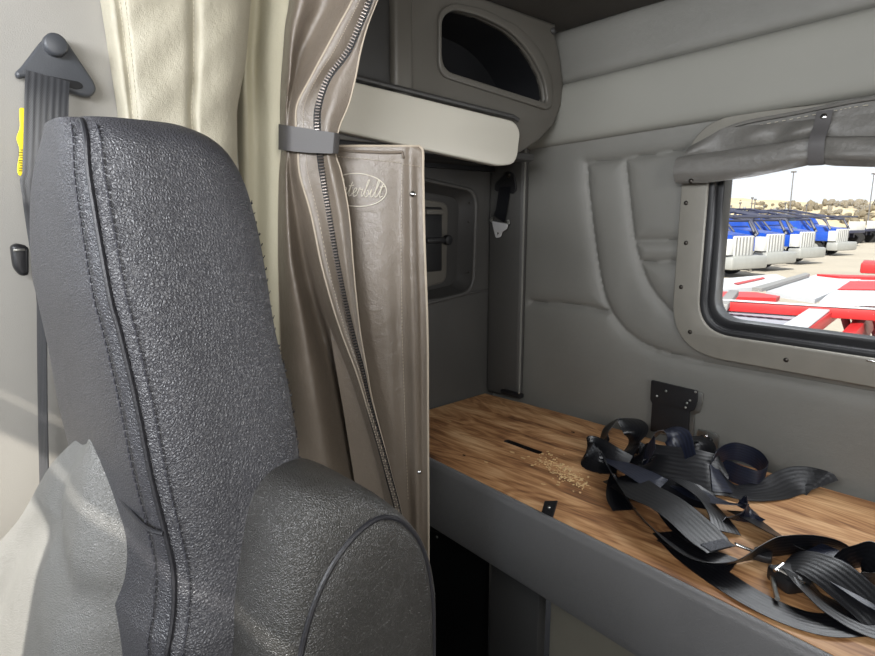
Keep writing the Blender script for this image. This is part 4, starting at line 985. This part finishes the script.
def truck(label, p, rz):
    t = thing('car_hauler_truck', label, 'truck', (p[0], p[1], GZ), 'parked blue and white car-hauler trucks', rz)
    Rm = Matrix.Rotation(rz, 3, 'Z')
    class L(MB):
        def build(s, name, m, parent=None, **k):
            s.v = [tuple(Rm @ Vector(q)+t.location) for q in s.v]
            o = bpy.data.objects.new(name, None)
            me = bpy.data.meshes.new(name); inv = Rm.transposed()
            me.from_pydata([tuple(inv @ (Vector(q)-t.location)) for q in s.v], [], s.f)
            bm = bmesh.new(); bm.from_mesh(me); bmesh.ops.recalc_face_normals(bm, faces=bm.faces); bm.to_mesh(me); bm.free()
            bpy.data.objects.remove(o); return fin(name, me, m, parent or t, True, 35)
    # origin: front right bumper corner on the ground; x forward, y to the left
    L().box((-.35, 1.2, .62), (.7, 2.4, .55), .1).build('bumper', M['talu'])
    L().loft([[(-2.6, .25, .9), (-2.6, 2.15, .9), (-2.6, 2.0, 2.0), (-2.6, .4, 2.0)], [(-.5, .45, .95), (-.5, 1.95, .95), (-.5, 1.85, 1.75), (-.5, .55, 1.75)]]).build('hood', M['tblue'])
    g = L().box((-.42, 1.2, 1.3), (.14, 1.3, .85), .05).build('grille', M['twhite'])
    sl = L()
    for k in range(6): sl.box((-.34, .65+k*.22, 1.3), (.03, .07, .75))
    sl.build('slats', M['deckg'], g)
    L().box((-1.05, .16, 1.25), (.95, .32, .62), .05).build('side_box', M['tblue']); L().box((-.42, .14, 1.28), (.42, .34, .66), .03).build('side_locker', M['twhite'])
    c_ = L().loft([[(-4.4, .1, .8), (-2.5, .1, .8), (-2.5, 2.3, .8), (-4.4, 2.3, .8)], [(-4.4, .1, 1.9), (-2.5, .1, 1.9), (-2.5, 2.3, 1.9), (-4.4, 2.3, 1.9)], [(-4.3, .2, 2.6), (-2.95, .2, 2.6), (-2.95, 2.2, 2.6), (-4.3, 2.2, 2.6)]]).build('cab', M['tblue'])
    L().add([(-2.54, .25, 1.95), (-2.54, 2.15, 1.95), (-2.92, 2.1, 2.52), (-2.92, .3, 2.52)], [(0, 1, 2, 3)]).add([(-2.75, .09, 1.7), (-3.7, .09, 1.7), (-3.7, .17, 2.45), (-3.0, .17, 2.45)], [(0, 1, 2, 3)]).build('window', M['tglass'], c_)
    L().box((-6.6, 1.2, 1.0), (5.6, 1.9, .5), .05).build('chassis', M['twhite'])
    L().box((-3.4, .1, .62), (1.7, .5, .5), .12).build('tank', M['talu'])
    for x, y in ((-1.5, .3), (-1.5, 2.1), (-7, .3), (-7, 2.1), (-8.3, .3), (-8.3, 2.1)):
        w = L().cyl((x, y-.15, .5), (x, y+.15, .5), .5, n=24, bev=.04).build('wheel', M['tyre'])
        L().cyl((x, y-.17, .5), (x, y+.17, .5), .26, n=16).build('rim', M['talu'], w)
    rk = L()
    for y in (.1, 2.3):
        rk.tube([(-.6, y, 1.7), (-1.0, y, 2.35), (-4.6, y, 2.95), (-9, y, 2.75)], .075, 6); rk.tube([(-4.6, y, .9), (-4.6, y, 2.95)], .075, 6); rk.tube([(-2.6, y, 2.6), (-1.8, y, 1.8)], .05, 6); rk.tube([(-.2, y, 2.5), (-2.2, y, 2.55), (-4.4, y, 2.3)], .05, 6)
        rk.tube([(-9, y, .9), (-9, y, 2.75)], .075, 6); rk.tube([(-4.6, y, 2.9), (-7, y, 1.2), (-9, y, 2.7)], .05, 6)
    for x, z in ((-1.0, 2.35), (-2.2, 2.55), (-3.4, 2.75), (-4.6, 2.95), (-.2, 2.5), (-6.5, 2.86)): rk.tube([(x, .1, z), (x, 2.3, z)], .06, 6)
    rk.build('rack', M['tdark'])
    for y in (.5, 1.9): L().tube([(-4.7, y, .9), (-4.7, y, 3.1)], .08, 8).build('exhaust', M['talu'])
    return t
TR = [((731, 279), 'blue and white parked truck cut off at the left edge of the window'), ((765, 272.5), 'blue and white parked truck second from the left edge of the window'),
      ((799, 265.5), 'blue and white parked truck with ribbed grille, in the middle of the parked row'), ((836, 256.5), 'blue and white parked truck at the right end of the parked row')]
for q, l_ in TR: truck(l_, G(*q), R(-14))
def flat(label, u, v, rz=-14, L_=9.):
    p = G(u, v); t = thing('flatbed_trailer', label, 'trailer', tuple(p), 'dark empty trailers behind the trucks', R(rz))
    def bl(m, n, mm):
        me = bpy.data.meshes.new(n); me.from_pydata(m.v, [], m.f); bm = bmesh.new(); bm.from_mesh(me); bmesh.ops.recalc_face_normals(bm, faces=bm.faces); bm.to_mesh(me); bm.free(); return fin(n, me, mm, t, True, 35)
    bl(MB().box((-L_/2, 1.2, 1.25), (L_, 2.4, .25), .03), 'deck', M['tdark'])
    bl(MB().box((-L_/2, .8, .95), (L_*.9, .2, .4)).box((-L_/2, 1.6, .95), (L_*.9, .2, .4)), 'frame', M['tdark'])
    for x in (-.8, -2.0, -L_+.8):
        for y in (.2, 2.2): bl(MB().cyl((x, y-.15, .5), (x, y+.15, .5), .5, n=20, bev=.04), 'wheel', M['tyre'])
    bl(MB().box((-.1, 1.2, 1.7), (.12, 2.4, .8), .03), 'headboard', M['twhite'])
flat('dark empty trailer just right of the last blue truck', 848, 247); flat('dark empty trailer in the middle right of the far yard', 866, 243.5); flat('dark empty trailer farthest right in the yard', 893, 243)
# lamp posts and short posts
def pole(label, u, vb, dist_v, vt, r=.07, name='lamp_post', arm=False):
    p = G(u, dist_v); k = np.linalg.norm((p-CAM)[:2]); 
    top = None
    d = ray(u, vt); d = d*(np.hypot(*(p-CAM)[:2])/np.hypot(*d[:2])); zt = CAM[2]+d[2]
    t = thing(name, label, 'post', tuple(p), 'posts standing in the truck yard')
    MB().tube([p, [p[0], p[1], zt]], [r, r*.6], 8).build('shaft', M['pole'], t)
    MB().box((p[0], p[1], zt), (r*6 if arm else r*2.5, r*3, r*2), r*.4).build('head', M['pole'], t)
pole('tallest lamp post, above the middle truck in the window', 787, 0, 236, 172, .10, arm=True)
pole('lamp post at the far right of the window view', 866, 0, 236, 174, .10, arm=True)
for u, vt, l_ in [(748.5, 198, 'tall thin post above the second truck'), (751.5, 199.5, 'thin post touching the tall one above the second truck'), (737, 203, 'thin post left of the tall pair above the trucks'), (728, 206, 'leftmost thin post near the window edge'),
               (761, 206, 'thin post right of the tall pair above the trucks'), (782, 203, 'thin post just left of the tallest lamp post'), (803, 205, 'thin post right of the tallest lamp post'), (774, 208, 'short thin post left of the tallest lamp post')]:
    pole(l_, u, 0, 239.2, vt, .09, 'yard_post')
# hills and tree line
hr = []
xsH = np.linspace(-150, 110, 140)
for k, (yy, hh) in enumerate(((118, 0), (124, 2.2), (140, 4.6), (170, 6.0), (200, 6.5))):
    hr.append([(x, yy, GZ+hh*(1+.16*math.sin(x*.11+k)+.10*math.sin(x*.31))) for x in xsH])
struct(MB().grid(hr).build('hillside', M['hill']))
tr_ = MB()
for i in range(420):
    x = random.uniform(-90, 10); y = random.uniform(120, 150); h = random.uniform(.5, 1.5); r0 = random.uniform(.3, .8)
    bm = bmesh.new(); bmesh.ops.create_icosphere(bm, subdivisions=2, radius=1)
    for q in bm.verts: q.co = Vector((q.co.x*r0, q.co.y*r0, q.co.z*h*.6))*random.uniform(.75, 1.2)
    bm.verts.index_update()
    z0 = GZ+np.interp(y, [118, 124, 140, 170], [0, 2.2, 4.6, 6.0])+h*.3
    tr_.add([q.co+Vector((x, y, z0)) for q in bm.verts], [[q.index for q in f.verts] for f in bm.faces]); bm.free()
tag(tr_.build('tree_line', M['tree']), 'band of bare brown trees along the far hillside', 'trees', kind='stuff')

# red and white car-hauler trailer right behind the window
DZ = .42
def dk(u, v, z=DZ): return P(u, v, 2, z)
hl = thing('car_hauler_trailer', 'red and white car-hauler trailer deck close behind the window', 'trailer', tuple(dk(790, 310)*np.array([1, 1, 0])+np.array([0, 0, GZ])))
def slab(name, px, m, th=.06, z=DZ, par=None, rnd=0):
    pts_ = [dk(*q, z) for q in px]; n = len(pts_)
    return MB().loft([[p for p in pts_], [p-np.array([0, 0, th]) for p in pts_]]).build(name, m, par or hl, smooth=False)
pw = slab('deck_plate', [(690, 300), (742, 302), (804, 311), (775, 345), (690, 345)], M['deckp'], .03); tag(pw, 'pale perforated deck plate')
hm = MB()
for i in range(5):
    for j in range(7):
        u = 722+j*10+i*3; v = 307+i*7+j*.9
        if u < 790: 
            p = dk(u, v, DZ+.004); a_ = np.array([.055, .03, 0]); b_ = np.array([-.02, .03, 0]); hm.add([p-a_-b_, p+a_-b_, p+a_+b_, p-a_+b_], [(0, 1, 2, 3)])
hm.build('hole', M['tdark'], pw, smooth=False); tag(pw.children[0], kind='stuff')
def beam(name, a, b, w, h, m, z=DZ, par=None):
    a = dk(*a, z); b = dk(*b, z); d = b-a; L_ = np.linalg.norm(d); ang = math.atan2(d[1], d[0])
    return MB().box((a+b)/2+np.array([0, 0, -h/2]), (L_, w, h), .01, Matrix.Rotation(ang, 3, 'Z')).build(name, m, par or hl)
beam('crossbeam', (706, 299), (960, 314), .10, .09, M['red'], DZ+.10)
beam('crossbeam_top', (706, 298.2), (960, 313), .05, .012, M['deckw'], DZ+.112)
beam('diagonal_beam', (790, 334), (834, 305), .11, .10, M['red'], DZ+.06)
beam('diagonal_top', (783, 334), (826, 304), .15, .02, M['deckw'], DZ+.08)
slab('deck_panel', [(700, 287), (717, 279), (776, 274), (789, 279), (755, 287), (700, 291)], M['deckw'], .05, DZ-.05)
slab('deck_panel', [(767, 288), (817, 274.5), (861, 279), (815, 299), (766, 291)], M['deckw'], .05, DZ-.05)
slab('ramp', [(752, 287.5), (806, 272.5), (810, 274), (762, 288.5)], M['deckg'], .04, DZ+.0)
slab('red_stripe', [(734, 283), (763, 277), (765, 278), (738, 284)], M['red'], .01, DZ-.035)
slab('red_edge', [(817, 274), (930, 277), (930, 278.5), (840, 276.5)], M['red'], .04, DZ-.02)
slab('side_panel', [(846, 279), (930, 279), (930, 300), (820, 301)], M['deckw'], .06, DZ-.06)
slab('red_stripe', [(850, 281), (930, 281), (930, 290), (838, 289)], M['red'], .01, DZ-.045)
slab('red_block', [(700, 291), (756, 292), (780, 296), (776, 298), (700, 296)], M['red'], .05, DZ-.02)
beam('post', (722, 304), (734, 290), .09, .06, M['deckg'], DZ+.10)
# right-hand red running gear
for k, (u, v) in enumerate(((846, 318), (858, 322), (872, 316), (880, 326))):
    MB().tube([dk(u-4, v-12, DZ-.2), dk(u, v+4, DZ-.5), dk(u+4, v+18, DZ-.75)], .05, 8).build('strut', M['red'], hl)
beam('side_rail', (842, 340), (872, 306), .12, .3, M['red'], DZ-.35)
beam('side_rail', (856, 345), (905, 330), .12, .3, M['red'], DZ-.45)
sc2 = dk(862, 322, DZ-.5)
MB().tube([sc2+np.array([.09*math.cos(t), .09*math.sin(t), t*.012-.3]) for t in np.linspace(0, 40, 160)], .018, 6).build('spring', M['tdark'], hl)
slab('lower_deck', [(690, 330), (1000, 345), (1000, 420), (690, 420)], M['deckg'], .05, -.6)
for u in (730, 900):
    q = dk(u, 330, DZ-.3); MB().tube([q, [q[0], q[1], GZ]], .1, 8).build('support', M['tdark'], hl)
rd = thing('red_trailer', 'red and white flat trailer parked at the right beyond the near deck', 'trailer', tuple(G(872, 270)))
p0 = P(858, 268, 2, -.2); 
MB().box(p0+np.array([1.5, 1.0, 0]), (3.2, 1.4, .3), .05, Matrix.Rotation(R(10), 3, 'Z')).build('body', M['red'], rd)
MB().box(p0+np.array([1.3, .2, -.35]), (3.4, .3, .25), .05, Matrix.Rotation(R(10), 3, 'Z')).build('skirt', M['twhite'], rd)
for k in (0, 1.2, 2.4):
    w = np.array([p0[0]+.6+k, p0[1]+.6+k*.17, GZ+.45]); MB().cyl(w+np.array([0, -.15, 0]), w+np.array([0, .15, 0]), .45, n=20, bev=.04).build('wheel', M['tyre'], rd)

# ================================================================== LIGHT
w = bpy.data.worlds.new('sky'); S.world = w; w.use_nodes = True; nt = w.node_tree
bg = nt.nodes['Background']; sky = nt.nodes.new('ShaderNodeTexSky'); sky.sky_type = 'HOSEK_WILKIE'; sky.turbidity = 5; sky.sun_direction = (.3, -.7, .65)
mx = nt.nodes.new('ShaderNodeMix'); mx.data_type = 'RGBA'; mx.inputs[0].default_value = .75; mx.inputs[7].default_value = (.93, .96, 1., 1)
nt.links.new(sky.outputs[0], mx.inputs[6]); nt.links.new(mx.outputs[2], bg.inputs[0]); bg.inputs[1].default_value = 1.5
def lamp(name, typ, loc, energy, col=(1, 1, 1), size=None, tgt=None, d=None, spread=180):
    l = bpy.data.lights.new(name, typ); l.energy = energy; l.color = col
    if typ == 'AREA': l.shape = 'RECTANGLE'; l.size, l.size_y = size; l.spread = R(spread)
    o = bpy.data.objects.new(name, l); COL.objects.link(o); o.location = loc
    dirv = Vector(tgt)-Vector(loc) if tgt else Vector(d)
    o.rotation_euler = dirv.to_track_quat('-Z', 'Y').to_euler(); return o, l
so, sl = lamp('sun', 'SUN', (0, -5, 8), 12., (1., .94, .84), d=(-.30, .82, -.72)); sl.angle = R(.6)
lamp('windscreen_light', 'AREA', (-.1, -.72, 1.62), 19, (.95, .97, 1.), (1.2, .26), tgt=(-.7, .9, 1.62), spread=120)
lamp('driver_window_light', 'AREA', (1.0, .05, 1.50), 9, (1., .98, .94), (.6, .45), tgt=(-1., .75, 1.45), spread=120)
lamp('passenger_window_light', 'AREA', (-.92, -.42, 1.45), 3.6, (.78, .88, 1.), (.5, .4), tgt=(-.4, .3, 1.1))
lamp('rear_window_light', 'AREA', (-.25, 1.515, 1.17), 4, (.95, .97, 1.), (.70, .30), tgt=(-.35, 1.0, .95))
S.view_settings.view_transform = 'Standard'; S.view_settings.look = 'None'; S.view_settings.exposure = 0
S.cycles.use_denoising = True
S.cycles.max_bounces = 8

for o in bpy.data.objects:
    if o.type == 'MESH' and o.name.split('.')[0] in ('stitching',): o['kind'] = 'stuff'
